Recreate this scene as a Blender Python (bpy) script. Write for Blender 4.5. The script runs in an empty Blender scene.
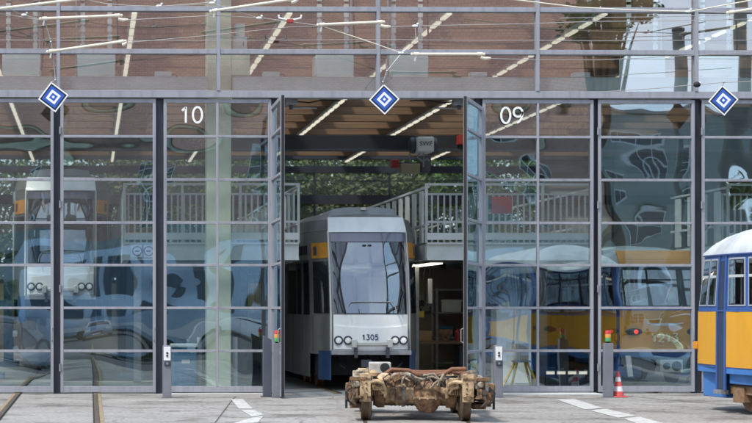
import bpy, math, random
from mathutils import Vector, Matrix
R = math.radians
random.seed(7)

# ------------------------------------------------------------------ camera, sky, sun, exposure
scn = bpy.context.scene
CH = 1.63                     # camera height
FPX = 1578.0                  # focal length in pixels of a 752 px wide picture
YAW = R(0.8)
VPX, HOR = 90.0, 308.0        # vanishing point of the depth direction, horizon
PPX = VPX + FPX * math.tan(YAW)
cam_d = bpy.data.cameras.new('camera')
cam = bpy.data.objects.new('camera', cam_d)
scn.collection.objects.link(cam)
cam.location = (0, 0, CH)
cam.rotation_euler = (R(90), 0, -YAW)
cam_d.sensor_width = 36.0
cam_d.lens = FPX / 752 * 36
cam_d.shift_x = (376 - PPX) / 752
cam_d.shift_y = (HOR - 211.5) / 752
cam_d.dof.use_dof = True; cam_d.dof.focus_distance = 27.5; cam_d.dof.aperture_fstop = 2.2
cam_d.clip_start = 0.1
cam_d.clip_end = 2000
scn.camera = cam

SUN_EL, SUN_AZ = 56, 232      # azimuth clockwise from +Y: the sun stands behind the camera, to its left
w = bpy.data.worlds.new("World"); scn.world = w; w.use_nodes = True
nt = w.node_tree; nt.nodes.clear()
sky = nt.nodes.new('ShaderNodeTexSky'); sky.sky_type = 'NISHITA'; sky.sun_disc = False
sky.sun_elevation = R(SUN_EL); sky.sun_rotation = R(SUN_AZ)
sky.air_density = 1.0; sky.dust_density = 1.5; sky.ozone_density = 1.5
tc = nt.nodes.new('ShaderNodeTexCoord')
mp = nt.nodes.new('ShaderNodeMapping'); mp.inputs['Scale'].default_value = (1, 1, 2.6)
nz = nt.nodes.new('ShaderNodeTexNoise'); nz.inputs['Scale'].default_value = 2.4; nz.inputs['Detail'].default_value = 7; nz.inputs['Roughness'].default_value = .58
cr = nt.nodes.new('ShaderNodeValToRGB'); cr.color_ramp.elements[0].position = .33; cr.color_ramp.elements[1].position = .58
mx = nt.nodes.new('ShaderNodeMix'); mx.data_type = 'RGBA'
mx.inputs[7].default_value = (5.3, 6.4, 7.9, 1)
bg = nt.nodes.new('ShaderNodeBackground'); bg.inputs['Strength'].default_value = 0.14
ow = nt.nodes.new('ShaderNodeOutputWorld')
L = nt.links.new
L(tc.outputs['Generated'], mp.inputs['Vector']); L(mp.outputs['Vector'], nz.inputs['Vector']); L(nz.outputs['Fac'], cr.inputs['Fac'])
L(cr.outputs['Color'], mx.inputs[0]); L(sky.outputs['Color'], mx.inputs[6]); L(mx.outputs[2], bg.inputs['Color']); L(bg.outputs['Background'], ow.inputs['Surface'])

sun_d = bpy.data.lights.new('sun', 'SUN'); sun_d.energy = 2.1; sun_d.angle = R(6); sun_d.color = (1, .95, .87)
sun = bpy.data.objects.new('sun', sun_d); scn.collection.objects.link(sun)
sd = Vector((math.sin(R(SUN_AZ)) * math.cos(R(SUN_EL)), math.cos(R(SUN_AZ)) * math.cos(R(SUN_EL)), math.sin(R(SUN_EL))))
sun.rotation_euler = sd.to_track_quat('Z', 'Y').to_euler()
sun.location = (-20, -20, 40)

vs = scn.view_settings
vs.view_transform = 'Standard'; vs.look = 'None'; vs.exposure = 0.88; vs.gamma = 1; vs.use_curve_mapping = False
scn.render.engine = 'CYCLES'
cy = scn.cycles
cy.use_denoising = True
cy.max_bounces = 8; cy.transparent_max_bounces = 24; cy.diffuse_bounces = 4; cy.glossy_bounces = 4
cy.sample_clamp_indirect = 6
cy.caustics_reflective = False; cy.caustics_refractive = False

# ------------------------------------------------------------------ photo measurements -> metres
def PX(px, D):
    u = (px - PPX) / FPX
    return (math.sin(YAW) + u * math.cos(YAW)) / (math.cos(YAW) - u * math.sin(YAW)) * D
def PZ(py, D, px=376):
    u = (px - PPX) / FPX
    return CH + (HOR - py) / FPX / (math.cos(YAW) - u * math.sin(YAW)) * D
def PG(px, py):               # a point of the ground
    u = (px - PPX) / FPX
    k = math.cos(YAW) - u * math.sin(YAW)
    D = CH * FPX * k / (py - HOR)
    return (PX(px, D), D)
FY = 30.0                     # the plane of the glass facade

# ------------------------------------------------------------------ materials
MATS = {}
def mat(name, col, rough=.6, metal=0.0, col2=None, scale=4.0, bump=0.0, bscale=None, detail=6, lo=.35, hi=.65, spec=.5, coat=0, emit=None, estr=0, stretch=None):
    if name in MATS: return MATS[name]
    m = bpy.data.materials.new(name); m.use_nodes = True
    n = m.node_tree; b = n.nodes['Principled BSDF']
    b.inputs['Base Color'].default_value = (*col, 1); b.inputs['Roughness'].default_value = rough; b.inputs['Metallic'].default_value = metal
    b.inputs['Specular IOR Level'].default_value = spec
    if coat: b.inputs['Coat Weight'].default_value = coat; b.inputs['Coat Roughness'].default_value = .08
    if emit:
        b.inputs['Emission Color'].default_value = (*emit, 1); b.inputs['Emission Strength'].default_value = estr
    if col2 or bump:
        t = n.nodes.new('ShaderNodeTexCoord'); vec = t.outputs['Object']
        if stretch:
            mm = n.nodes.new('ShaderNodeMapping'); mm.inputs['Scale'].default_value = stretch
            n.links.new(vec, mm.inputs['Vector']); vec = mm.outputs['Vector']
    if col2:
        z = n.nodes.new('ShaderNodeTexNoise'); z.inputs['Scale'].default_value = scale; z.inputs['Detail'].default_value = detail; z.inputs['Roughness'].default_value = .62
        r = n.nodes.new('ShaderNodeValToRGB'); r.color_ramp.elements[0].position = lo; r.color_ramp.elements[1].position = hi
        r.color_ramp.elements[0].color = (*col, 1); r.color_ramp.elements[1].color = (*col2, 1)
        n.links.new(vec, z.inputs['Vector']); n.links.new(z.outputs['Fac'], r.inputs['Fac']); n.links.new(r.outputs['Color'], b.inputs['Base Color'])
    if bump:
        z2 = n.nodes.new('ShaderNodeTexNoise'); z2.inputs['Scale'].default_value = bscale or scale * 3; z2.inputs['Detail'].default_value = 5
        bp = n.nodes.new('ShaderNodeBump'); bp.inputs['Strength'].default_value = bump; bp.inputs['Distance'].default_value = .02
        n.links.new(vec, z2.inputs['Vector']); n.links.new(z2.outputs['Fac'], bp.inputs['Height']); n.links.new(bp.outputs['Normal'], b.inputs['Normal'])
    MATS[name] = m
    return m

def glass_mat(name, tint, refl0, refl1, wave=0.0, wscale=1.0, gtint=(.95, .98, 1)):
    """thin pane: clear tinted body and a mirror reflection that grows at grazing angles"""
    if name in MATS: return MATS[name]
    m = bpy.data.materials.new(name); m.use_nodes = True; n = m.node_tree; n.nodes.clear()
    o = n.nodes.new('ShaderNodeOutputMaterial'); tr = n.nodes.new('ShaderNodeBsdfTransparent'); tr.inputs['Color'].default_value = (*tint, 1)
    gl = n.nodes.new('ShaderNodeBsdfGlossy'); gl.inputs['Roughness'].default_value = 0.0; gl.inputs['Color'].default_value = (*gtint, 1)
    lw = n.nodes.new('ShaderNodeLayerWeight'); lw.inputs['Blend'].default_value = .5
    mr = n.nodes.new('ShaderNodeMapRange'); mr.inputs['To Min'].default_value = refl0; mr.inputs['To Max'].default_value = refl1
    mixs = n.nodes.new('ShaderNodeMixShader')
    n.links.new(lw.outputs['Facing'], mr.inputs['Value']); n.links.new(mr.outputs['Result'], mixs.inputs['Fac'])
    n.links.new(tr.outputs[0], mixs.inputs[1]); n.links.new(gl.outputs[0], mixs.inputs[2]); n.links.new(mixs.outputs[0], o.inputs['Surface'])
    if wave:
        t = n.nodes.new('ShaderNodeTexCoord'); z = n.nodes.new('ShaderNodeTexNoise'); z.inputs['Scale'].default_value = wscale; z.inputs['Detail'].default_value = 0.5
        bp = n.nodes.new('ShaderNodeBump'); bp.inputs['Strength'].default_value = 1; bp.inputs['Distance'].default_value = wave
        n.links.new(t.outputs['Object'], z.inputs['Vector']); n.links.new(z.outputs['Fac'], bp.inputs['Height']); n.links.new(bp.outputs['Normal'], gl.inputs['Normal'])
    MATS[name] = m
    return m

M_alu = mat('pale lilac grey coated aluminium', (.32, .32, .35), .45, .1, (.22, .22, .24), 2.5, lo=.45, hi=.8, stretch=(3, 3, .35))
M_dark = mat('dark blue grey steel', (.045, .05, .07), .5, .2, (.065, .07, .09), 2)
M_rub = mat('black rubber', (.012, .012, .014), .7)
M_black = mat('plain near black', (.008, .008, .009), .8)  # plain near black for rail grooves, tram underframes and a cabinet handle
M_glass = glass_mat('facade glass', (.92, .985, .985), .27, .72, .021, .85, (.76, .94, 1))
M_glassup = glass_mat('upper facade glass', (.94, .98, .96), .32, .8, .002, .5, (1, .98, .96))
M_wallglass = glass_mat('added roof glazing', (.78, .82, .78), .05, .4)
M_white = mat('white paint', (.78, .79, .78), .4, 0, (.70, .71, .70), 6)
M_rail = mat('pale grey railing paint', (.50, .53, .52), .45, 0, (.42, .45, .44), 5)
M_beam = mat('greenish white steel beam', (.66, .69, .67), .5, 0, (.54, .58, .55), 2.5)
M_conc = mat('pale green concrete', (.78, .82, .62), .85, 0, (.68, .73, .55), 1.7, .15, 30)
M_teal = mat('teal grey sheet metal', (.82, .92, .87), .5, 0, (.76, .86, .81), 2)
M_floor = mat('grey hall floor', (.28, .28, .27), .5, 0, (.36, .36, .35), .8, .05)
M_lamp = mat('lit lamp tube', (.9, .88, .8), .5, emit=(1, .93, .74), estr=.42)
M_galv = mat('galvanised steel', (.35, .36, .37), .45, .5, (.27, .28, .29), 8)
M_wire = mat('bright bronze wire', (.42, .39, .36), .4, .5)
M_grp = mat('cream insulator rod', (.80, .74, .60), .4, 0, (.74, .67, .52), 9)
M_rust = mat('brown rust', (.16, .085, .045), .85, 0, (.26, .16, .09), 12, .3)
M_leaf = mat('green leaves', (.05, .105, .022), .6, 0, (.15, .23, .07), .9, spec=.3)
M_leaf2 = mat('olive leaves', (.08, .10, .035), .6, 0, (.20, .22, .09), .9, spec=.3)
M_bark = mat('bark', (.10, .075, .055), .9, 0, (.06, .045, .035), 8, .4)

# ------------------------------------------------------------------ mesh helpers
COL = scn.collection
class MB:
    def __init__(s): s.v = []; s.f = []
    def add(s, vs, fs):
        n = len(s.v); s.v += [tuple(x) for x in vs]; s.f += [tuple(i + n for i in f) for f in fs]; return s
    def box(s, x0, x1, y0, y1, z0, z1):
        return s.add([(x0,y0,z0),(x1,y0,z0),(x1,y1,z0),(x0,y1,z0),(x0,y0,z1),(x1,y0,z1),(x1,y1,z1),(x0,y1,z1)],
                     [(0,3,2,1),(4,5,6,7),(0,1,5,4),(1,2,6,5),(2,3,7,6),(3,0,4,7)])
    def obox(s, c, size, rot):
        hx, hy, hz = size[0]/2, size[1]/2, size[2]/2
        vs = [Vector(c) + rot @ Vector((a*hx, b*hy, d*hz)) for d in (-1,1) for a, b in ((-1,-1),(1,-1),(1,1),(-1,1))]
        return s.add(vs, [(0,3,2,1),(4,5,6,7),(0,1,5,4),(1,2,6,5),(2,3,7,6),(3,0,4,7)])
    def beam(s, p0, p1, wd, ht):
        p0, p1 = Vector(p0), Vector(p1); d = p1 - p0
        return s.obox((p0 + p1) / 2, (wd, ht, d.length), d.to_track_quat('Z', 'Y').to_matrix())
    def cyl(s, p0, p1, r0, r1=None, n=12):
        r1 = r0 if r1 is None else r1
        p0, p1 = Vector(p0), Vector(p1); q = (p1 - p0).to_track_quat('Z', 'Y').to_matrix()
        a = [p0 + q @ Vector((r0*math.cos(2*math.pi*i/n), r0*math.sin(2*math.pi*i/n), 0)) for i in range(n)]
        b = [p1 + q @ Vector((r1*math.cos(2*math.pi*i/n), r1*math.sin(2*math.pi*i/n), 0)) for i in range(n)]
        fs = [(i, (i+1) % n, n + (i+1) % n, n + i) for i in range(n)] + [tuple(range(n-1, -1, -1)), tuple(range(n, 2*n))]
        return s.add(a + b, fs)
    def tube(s, pts, r, n=8):
        pts = [Vector(p) for p in pts]; vs = []; fs = []; prev = None
        for k, p in enumerate(pts):
            d = (pts[min(k+1, len(pts)-1)] - pts[max(k-1, 0)]).normalized()
            up = Vector((0, 0, 1)) if abs(d.z) < .95 else Vector((1, 0, 0))
            if prev is not None: up = prev
            x = d.cross(up).normalized(); y = x.cross(d).normalized(); prev = y
            rr = r[k] if isinstance(r, (list, tuple)) else r
            vs += [p + x*rr*math.cos(2*math.pi*i/n) + y*rr*math.sin(2*math.pi*i/n) for i in range(n)]
        for k in range(len(pts)-1):
            fs += [(k*n+i, k*n+(i+1) % n, (k+1)*n+(i+1) % n, (k+1)*n+i) for i in range(n)]
        fs += [tuple(range(n-1, -1, -1)), tuple(range((len(pts)-1)*n, len(pts)*n))]
        return s.add(vs, fs)
    def lathe(s, o, ax, prof, n=24):        # prof: (radius, distance along axis)
        q = Vector(ax).to_track_quat('Z', 'Y').to_matrix(); o = Vector(o); vs = []; fs = []
        for r, h in prof:
            vs += [o + q @ Vector((r*math.cos(2*math.pi*i/n), r*math.sin(2*math.pi*i/n), h)) for i in range(n)]
        for k in range(len(prof)-1):
            fs += [(k*n+i, k*n+(i+1) % n, (k+1)*n+(i+1) % n, (k+1)*n+i) for i in range(n)]
        fs += [tuple(range(n-1, -1, -1)), tuple(range((len(prof)-1)*n, len(prof)*n))]
        return s.add(vs, fs)
    def ball(s, c, r, n=12, sq=(1,1,1)):
        c = Vector(c); vs = []; fs = []
        m = n // 2
        for k in range(1, m):
            t = math.pi*k/m
            vs += [c + Vector((r*sq[0]*math.sin(t)*math.cos(2*math.pi*i/n), r*sq[1]*math.sin(t)*math.sin(2*math.pi*i/n), r*sq[2]*math.cos(t))) for i in range(n)]
        for k in range(m-2): fs += [(k*n+i, (k+1)*n+i, (k+1)*n+(i+1) % n, k*n+(i+1) % n) for i in range(n)]
        fs += [tuple(range(n)), tuple(range((m-2)*n+n-1, (m-2)*n-1, -1))]
        return s.add(vs, fs)
    def loft(s, rings, cap=True):
        n = len(rings[0]); vs = [p for r in rings for p in r]; fs = []
        for k in range(len(rings)-1): fs += [(k*n+i, k*n+(i+1) % n, (k+1)*n+(i+1) % n, (k+1)*n+i) for i in range(n)]
        if cap: fs += [tuple(range(n-1, -1, -1)), tuple(range((len(rings)-1)*n, len(rings)*n))]
        return s.add(vs, fs)
    def prism(s, poly, z0, z1):
        return s.loft([[(x, y, z0) for x, y in poly], [(x, y, z1) for x, y in poly]])
    def xprism(s, poly, x0, x1):            # poly in (y, z)
        return s.loft([[(x0, y, z) for y, z in poly], [(x1, y, z) for y, z in poly]])
    def yprism(s, poly, y0, y1):            # poly in (x, z)
        return s.loft([[(x, y0, z) for x, z in poly], [(x, y1, z) for x, z in poly]])
    def patch(s, fn, nu, nv):
        vs = [fn(i/nu, j/nv) for j in range(nv+1) for i in range(nu+1)]
        return s.add(vs, [(j*(nu+1)+i, j*(nu+1)+i+1, (j+1)*(nu+1)+i+1, (j+1)*(nu+1)+i) for j in range(nv) for i in range(nu)])
    def slab(s, fn, nu, nv, back):          # a curved panel with thickness; back = offset vector
        bk = Vector(back); n = len(s.v); k = (nu+1)*(nv+1)
        s.patch(fn, nu, nv)
        s.v += [tuple(Vector(p) + bk) for p in s.v[n:n+k]]
        s.f += [tuple(i + k for i in reversed(f)) for f in s.f[-nu*nv:]]
        edge = [i for i in range(nu+1)] + [j*(nu+1)+nu for j in range(1, nv+1)] + [nv*(nu+1)+i for i in range(nu-1, -1, -1)] + [j*(nu+1) for j in range(nv-1, 0, -1)]
        for a, b in zip(edge, edge[1:] + edge[:1]): s.f.append((n+b, n+a, n+a+k, n+b+k))
        return s
    def build(s, name, m, parent=None, wl=False, smooth=True, bevel=0, angle=35, loc=None, seg=2):
        me = bpy.data.meshes.new(name)
        off = parent_loc(parent) if (wl and parent) else (Vector(loc) if loc else Vector((0,0,0)))
        me.from_pydata([(x-off[0], y-off[1], z-off[2]) for x, y, z in s.v], [], s.f); me.update()
        me.materials.append(m)
        if smooth:
            me.shade_smooth(); me.set_sharp_from_angle(angle=R(angle))
        o = bpy.data.objects.new(name, me); COL.objects.link(o)
        if loc: o.location = loc
        if parent: o.parent = parent
        if bevel:
            b = o.modifiers.new('bevel', 'BEVEL'); b.width = bevel; b.segments = seg; b.limit_method = 'ANGLE'; b.angle_limit = R(40)
        return o
def parent_loc(p):
    v = Vector((0,0,0))
    while p: v += p.location; p = p.parent
    return v
def tag(o, label=None, cat=None, group=None, kind=None):
    if label: o['label'] = label
    if cat: o['category'] = cat
    if group: o['group'] = group
    if kind: o['kind'] = kind
    return o
def thing(name, label, cat, loc=(0,0,0), rz=0, group=None):
    o = bpy.data.objects.new(name, None); COL.objects.link(o); o.location = loc; o.rotation_euler = (0,0,rz); o.empty_display_size = .2
    return tag(o, label, cat, group)
def copy_tree(o, parent=None):
    c = o.copy(); COL.objects.link(c); c.parent = parent
    for ch in list(o.children): copy_tree(ch, c)
    return c
def text(name, body, size, m, parent, loc, rot=(R(90),0,0), ext=.003, align='CENTER', bold=0):
    cu = bpy.data.curves.new(name, 'FONT'); cu.body = body; cu.size = size; cu.extrude = ext; cu.align_x = align; cu.align_y = 'CENTER'; cu.offset = bold
    cu.materials.append(m)
    tmp = bpy.data.objects.new(name, cu); COL.objects.link(tmp); bpy.context.view_layer.update()
    me = bpy.data.meshes.new_from_object(tmp.evaluated_get(bpy.context.evaluated_depsgraph_get()))
    bpy.data.objects.remove(tmp)
    o = bpy.data.objects.new(name, me); COL.objects.link(o); o.location = loc; o.rotation_euler = rot; o.parent = parent
    return o

def arc(cx, cy, rx, ry, a0, a1, n=14): return [(cx+rx*math.cos(R(a0+(a1-a0)*i/n)), cy+ry*math.sin(R(a0+(a1-a0)*i/n))) for i in range(n+1)]
DIG = {'1': [[(.12,.76),(.34,.96),(.36,1.0),(.36,0)]], '0': [arc(.32,.5,.29,.49,90,450,28)], '9': [arc(.32,.70,.28,.29,0,360,20), [(.60,.72)] + arc(.10,.62,.50,.62,10,-72,10)],
       '3': [[(.08,1.0),(.56,1.0),(.30,.60)] + arc(.28,.31,.30,.30,80,-150,14)], '5': [[(.56,1.0),(.14,1.0),(.10,.56)] + arc(.28,.32,.30,.31,110,-150,14)],
       '2': [arc(.32,.71,.27,.28,165,-20,12) + [(.50,.48),(.06,0),(.62,0)]]}
def digits(name, body, h, m, parent, loc, wd=.13, pitch=.82, depth=.006):
    """flat stroke digits facing -y"""
    k = MB(); x0 = -pitch*len(body)/2*h
    for c in body:
        for st in DIG[c]:
            pts = [Vector((x0+(p[0]+.08)*h, p[1]*h)) for p in st]; L_ = []; Rr = []
            for i, p in enumerate(pts):
                a = pts[max(i-1,0)]; b2 = pts[min(i+1,len(pts)-1)]
                if (b2-a).length < 1e-6: a = pts[i-1]; b2 = pts[i]
                d = (b2-a).normalized(); q = Vector((-d.y, d.x))*wd*h/2; L_.append(p+q); Rr.append(p-q)
            k.loft([[(l.x,0,l.y),(l.x,depth,l.y),(r.x,depth,r.y),(r.x,0,r.y)] for l, r in zip(L_, Rr)])
        x0 += pitch*h
    o = k.build(name, m, parent, smooth=False); o.location = loc
    return o

# ------------------------------------------------------------------ ground
M_asph = mat('asphalt', (.055, .055, .057), .85, 0, (.075, .074, .072), 1.2, .2, 60)
g = MB().add([(-600,-600,-.02),(600,-600,-.02),(600,600,-.02),(-600,600,-.02)], [(0,1,2,3)]).build('ground', M_asph, smooth=False); tag(g, kind='structure')
m = mat('forecourt concrete', (.27, .262, .25), .8)
n = m.node_tree; b = n.nodes['Principled BSDF']
t = n.nodes.new('ShaderNodeTexCoord')
z1 = n.nodes.new('ShaderNodeTexNoise'); z1.inputs['Scale'].default_value = .55; z1.inputs['Detail'].default_value = 8; z1.inputs['Roughness'].default_value = .65
z2 = n.nodes.new('ShaderNodeTexNoise'); z2.inputs['Scale'].default_value = 14; z2.inputs['Detail'].default_value = 6
mpz = n.nodes.new('ShaderNodeMapping'); mpz.inputs['Scale'].default_value = (.35, 1.6, 1)
r1 = n.nodes.new('ShaderNodeValToRGB'); r1.color_ramp.elements[0].position = .3; r1.color_ramp.elements[1].position = .7
r1.color_ramp.elements[0].color = (.235, .222, .205, 1); r1.color_ramp.elements[1].color = (.365, .345, .32, 1)
r2 = n.nodes.new('ShaderNodeValToRGB'); r2.color_ramp.elements[0].position = .30; r2.color_ramp.elements[1].position = .55
r2.color_ramp.elements[0].color = (.62, .6, .58, 1); r2.color_ramp.elements[1].color = (1, 1, 1, 1)
mm = n.nodes.new('ShaderNodeMix'); mm.data_type = 'RGBA'; mm.blend_type = 'MULTIPLY'; mm.inputs[0].default_value = 1
n.links.new(t.outputs['Object'], mpz.inputs['Vector']); n.links.new(mpz.outputs['Vector'], z1.inputs['Vector']); n.links.new(t.outputs['Object'], z2.inputs['Vector'])
n.links.new(z1.outputs['Fac'], r1.inputs['Fac']); n.links.new(z2.outputs['Fac'], r2.inputs['Fac'])
n.links.new(r1.outputs['Color'], mm.inputs[6]); n.links.new(r2.outputs['Color'], mm.inputs[7]); n.links.new(mm.outputs[2], b.inputs['Base Color'])
vo = n.nodes.new('ShaderNodeTexVoronoi'); vo.feature = 'DISTANCE_TO_EDGE'; vo.inputs['Scale'].default_value = .32
zw = n.nodes.new('ShaderNodeTexNoise'); zw.inputs['Scale'].default_value = 1.3; zw.inputs['Detail'].default_value = 6
va = n.nodes.new('ShaderNodeMix'); va.data_type = 'RGBA'; va.blend_type = 'ADD'; va.inputs[0].default_value = .9
rc = n.nodes.new('ShaderNodeValToRGB'); rc.color_ramp.elements[0].position = .001; rc.color_ramp.elements[1].position = .006; rc.color_ramp.elements[0].color = (.42,.4,.38,1); rc.color_ramp.elements[1].color = (1,1,1,1)
zs = n.nodes.new('ShaderNodeTexNoise'); zs.inputs['Scale'].default_value = .9; zs.inputs['Detail'].default_value = 9; zs.inputs['Roughness'].default_value = .7
rs = n.nodes.new('ShaderNodeValToRGB'); rs.color_ramp.elements[0].position = .37; rs.color_ramp.elements[1].position = .50; rs.color_ramp.elements[0].color = (.50,.47,.44,1); rs.color_ramp.elements[1].color = (1,1,1,1)
m2 = n.nodes.new('ShaderNodeMix'); m2.data_type = 'RGBA'; m2.blend_type = 'MULTIPLY'; m2.inputs[0].default_value = 1
m3 = n.nodes.new('ShaderNodeMix'); m3.data_type = 'RGBA'; m3.blend_type = 'MULTIPLY'; m3.inputs[0].default_value = 1
n.links.new(t.outputs['Object'], zw.inputs['Vector']); n.links.new(t.outputs['Object'], va.inputs[6]); n.links.new(zw.outputs['Color'], va.inputs[7]); n.links.new(va.outputs[2], vo.inputs['Vector']); n.links.new(vo.outputs['Distance'], rc.inputs['Fac'])
n.links.new(t.outputs['Object'], zs.inputs['Vector']); n.links.new(zs.outputs['Fac'], rs.inputs['Fac'])
n.links.new(mm.outputs[2], m2.inputs[6]); n.links.new(rc.outputs['Color'], m2.inputs[7]); n.links.new(m2.outputs[2], m3.inputs[6]); n.links.new(rs.outputs['Color'], m3.inputs[7]); n.links.new(m3.outputs[2], b.inputs['Base Color'])
bp = n.nodes.new('ShaderNodeBump'); bp.inputs['Strength'].default_value = .25; bp.inputs['Distance'].default_value = .01
n.links.new(z2.outputs['Fac'], bp.inputs['Height']); n.links.new(bp.outputs['Normal'], b.inputs['Normal'])
fc = MB().add([(-40,15,0),(60,15,0),(40,29.93,0),(-30,29.93,0)], [(0,1,2,3)]).build('forecourt', m, smooth=False); tag(fc, kind='structure')
hf = MB().add([(-14,29.93,0),(26,29.93,0),(26,62,0),(-14,62,0)], [(0,1,2,3)]).build('hall_floor', M_floor, smooth=False); tag(hf, kind='structure')
# slab joints and old seams of the forecourt
M_seam = mat('dark joint filler', (.07, .066, .06), .9)
sm = MB()
def strip(mb, pts, wd, z):
    for (xa, ya), (xb, yb) in zip(pts, pts[1:]):
        d = Vector((xb-xa, yb-ya)); nn = Vector((-d.y, d.x)).normalized() * wd / 2
        mb.add([(xa+nn.x, ya+nn.y, z), (xb+nn.x, yb+nn.y, z), (xb-nn.x, yb-nn.y, z), (xa-nn.x, ya-nn.y, z)], [(3,2,1,0)])
strip(sm, [PG(215, 423), PG(233, 399), PG(236, 396.5)], .02, .004)
strip(sm, [PG(640, 397.5), PG(700, 403), PG(760, 406)], .03, .004)
strip(sm, [PG(100, 409), PG(240, 409)], .012, .004)
strip(sm, [PG(286, 406), PG(345, 404)], .015, .004)
strip(sm, [PG(500, 408), PG(600, 409.5), PG(700, 414)], .015, .004)
tag(sm.build('paving_joints', M_seam, smooth=False), kind='structure')
M_mark = mat('worn white road paint', (.52, .51, .48), .8, 0, (.33, .32, .30), 7, lo=.42, hi=.66)
mk = MB()
for q in ([(231,399.5),(243,399.5),(253,409),(239,409)], [(241,410.2),(254,410.2),(264,415),(252,417)], [(252,418),(263.5,416.2),(258,423),(232,424)],
          [(556,399.5),(575,399.5),(603,408.3),(585,409.8)], [(590,410.6),(606,409.2),(636,416),(618,418)], [(624,419),(640,417),(672,426),(648,428)]):
    p = [PG(*c) for c in q]
    mk.add([(x, y, .006) for x, y in p], [(3,2,1,0)])
tag(mk.build('road_marking', M_mark, smooth=False), kind='structure')
# pale threshold strips in front of the fixed panels
th = MB(); th.box(PX(484,FY), PX(594,FY), 29.45, 29.925, .001, .018); th.box(PX(166,FY), PX(262,FY), 29.75, 29.925, .001, .014)
tag(th.build('threshold', mat('pale threshold concrete', (.62,.62,.6), .7, 0, (.5,.5,.48), 3), smooth=False), kind='structure')

# ------------------------------------------------------------------ tracks
M_tan = mat('tan joint compound', (.31, .235, .14), .9, 0, (.20, .155, .10), 6)
M_steel = mat('worn rail steel', (.10, .075, .06), .5, .5, (.17, .12, .08), 6)
def track(xc, label, y0, y1, bend=0):
    tr_ = thing('tram_track', label, 'tram track', (xc, y0, 0), group='tram tracks into the gates')
    for s in (-1, 1):
        xs = xc + s*.73
        r = MB(); r.box(xs-.035, xs+.035, y0, y1, .001, .022); r.build('rail', M_steel, tr_, wl=True)
        f = MB()
        f.add([(xs-.10 if s < 0 else xs+.04, y0, .009), (xs-.04 if s < 0 else xs+.10, y0, .009), (xs-.04 if s < 0 else xs+.10, y1, .009), (xs-.10 if s < 0 else xs+.04, y1, .009)], [(0,1,2,3)])
        f.build('joint_strip', M_tan, tr_, wl=True, smooth=False)
        gq = MB(); gq.add([(xs-s*.036-.02, y0, .0095), (xs-s*.036+.02, y0, .0095), (xs-s*.036+.02, y1, .0095), (xs-s*.036-.02, y1, .0095)], [(0,1,2,3)])
        gq.build('flange_groove', M_black, tr_, wl=True, smooth=False)
GC = [PX(57, FY), PX(378, FY), PX(697, FY)]      # centres of the three gates
track(GC[0], 'rusty pair of rails with tan joint strips running to the left gate', 8, 60)
track(GC[1], 'rails leading through the open gate under the silver tram', 29.95, 60)
track(GC[2], 'rails under the orange tram behind the right gate', 29.95, 60)

# ------------------------------------------------------------------ depot building
depot = thing('tram_depot', 'long glass fronted tram depot hall with lilac grey frames, gates and timber roof', 'depot building', (5.48, FY, 0))
HX0, HX1, HY1 = -13.0, 24.0, 62.0
MUL = [5.48 + 3.04*k for k in range(-6, 7)]
ZT = [5.69, 6.50, 7.31, 8.12, 8.93]
def dirty(m, k, col):
    n = m.node_tree; o = [q for q in n.nodes if q.type == 'OUTPUT_MATERIAL'][0]; src = o.inputs['Surface'].links[0].from_socket
    tl = n.nodes.new('ShaderNodeBsdfTranslucent'); tl.inputs['Color'].default_value = (*col, 1); mxs = n.nodes.new('ShaderNodeMixShader')
    t = n.nodes.new('ShaderNodeTexCoord'); z = n.nodes.new('ShaderNodeTexNoise'); z.inputs['Scale'].default_value = .9; z.inputs['Detail'].default_value = 6
    mr = n.nodes.new('ShaderNodeMapRange'); mr.inputs['From Min'].default_value = .3; mr.inputs['From Max'].default_value = .7; mr.inputs['To Min'].default_value = k*.5; mr.inputs['To Max'].default_value = k*1.5
    n.links.new(t.outputs['Object'], z.inputs['Vector']); n.links.new(z.outputs['Fac'], mr.inputs['Value']); n.links.new(mr.outputs['Result'], mxs.inputs['Fac'])
    n.links.new(src, mxs.inputs[1]); n.links.new(tl.outputs[0], mxs.inputs[2]); n.links.new(mxs.outputs[0], o.inputs['Surface'])
M_rearglass = glass_mat('dusty rear glazing', (.66, .70, .66), .05, .4); dirty(M_rearglass, .12, (.72, .78, .66))
def pane(mb, p0, ux, uz, pil, nu=10, nv=10, tilt=(0,0)):
    """glass sheet spanned by ux, uz from p0, bulging by pil along its normal like a sealed double pane, and slightly out of true"""
    p0, ux, uz = Vector(p0), Vector(ux), Vector(uz); nn = ux.cross(uz).normalized()
    def fn(u, v):
        a = 16*u*(1-u)*v*(1-v)
        return p0 + ux*u + uz*v + nn*(pil*a + tilt[0]*(u-.5) + tilt[1]*(v-.5))
    return mb.patch(fn, nu, nv)
def rp(a): return random.uniform(-a, a)
# vertical mullions and transoms of the upper glazing
for x in MUL:
    MB().box(x-.033, x+.033, FY-.10, FY+.04, 5.755, 9.1).build('mullion', M_alu, depot, wl=True, bevel=.004)
for i, z in enumerate(ZT):
    hgt = .065 if i == 0 else .045
    MB().box(HX0, HX1, FY-.085, FY+.05, z-hgt, z+hgt).build('transom', M_alu, depot, wl=True, bevel=.004)
for a, b_ in zip(MUL, MUL[1:]):
    for z0, z1 in zip(ZT, ZT[1:]):
        pane(MB(), (a+.03, FY, z0+.03), (b_-a-.06, 0, 0), (0, 0, z1-z0-.06), rp(.0012), 14, 6, (rp(.005), rp(.002))).build('window_pane', M_glassup, depot, wl=True)
MB().box(HX0, HX1, FY-.12, FY+.1, 8.98, 9.35).build('parapet', M_alu, depot, wl=True)
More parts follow.
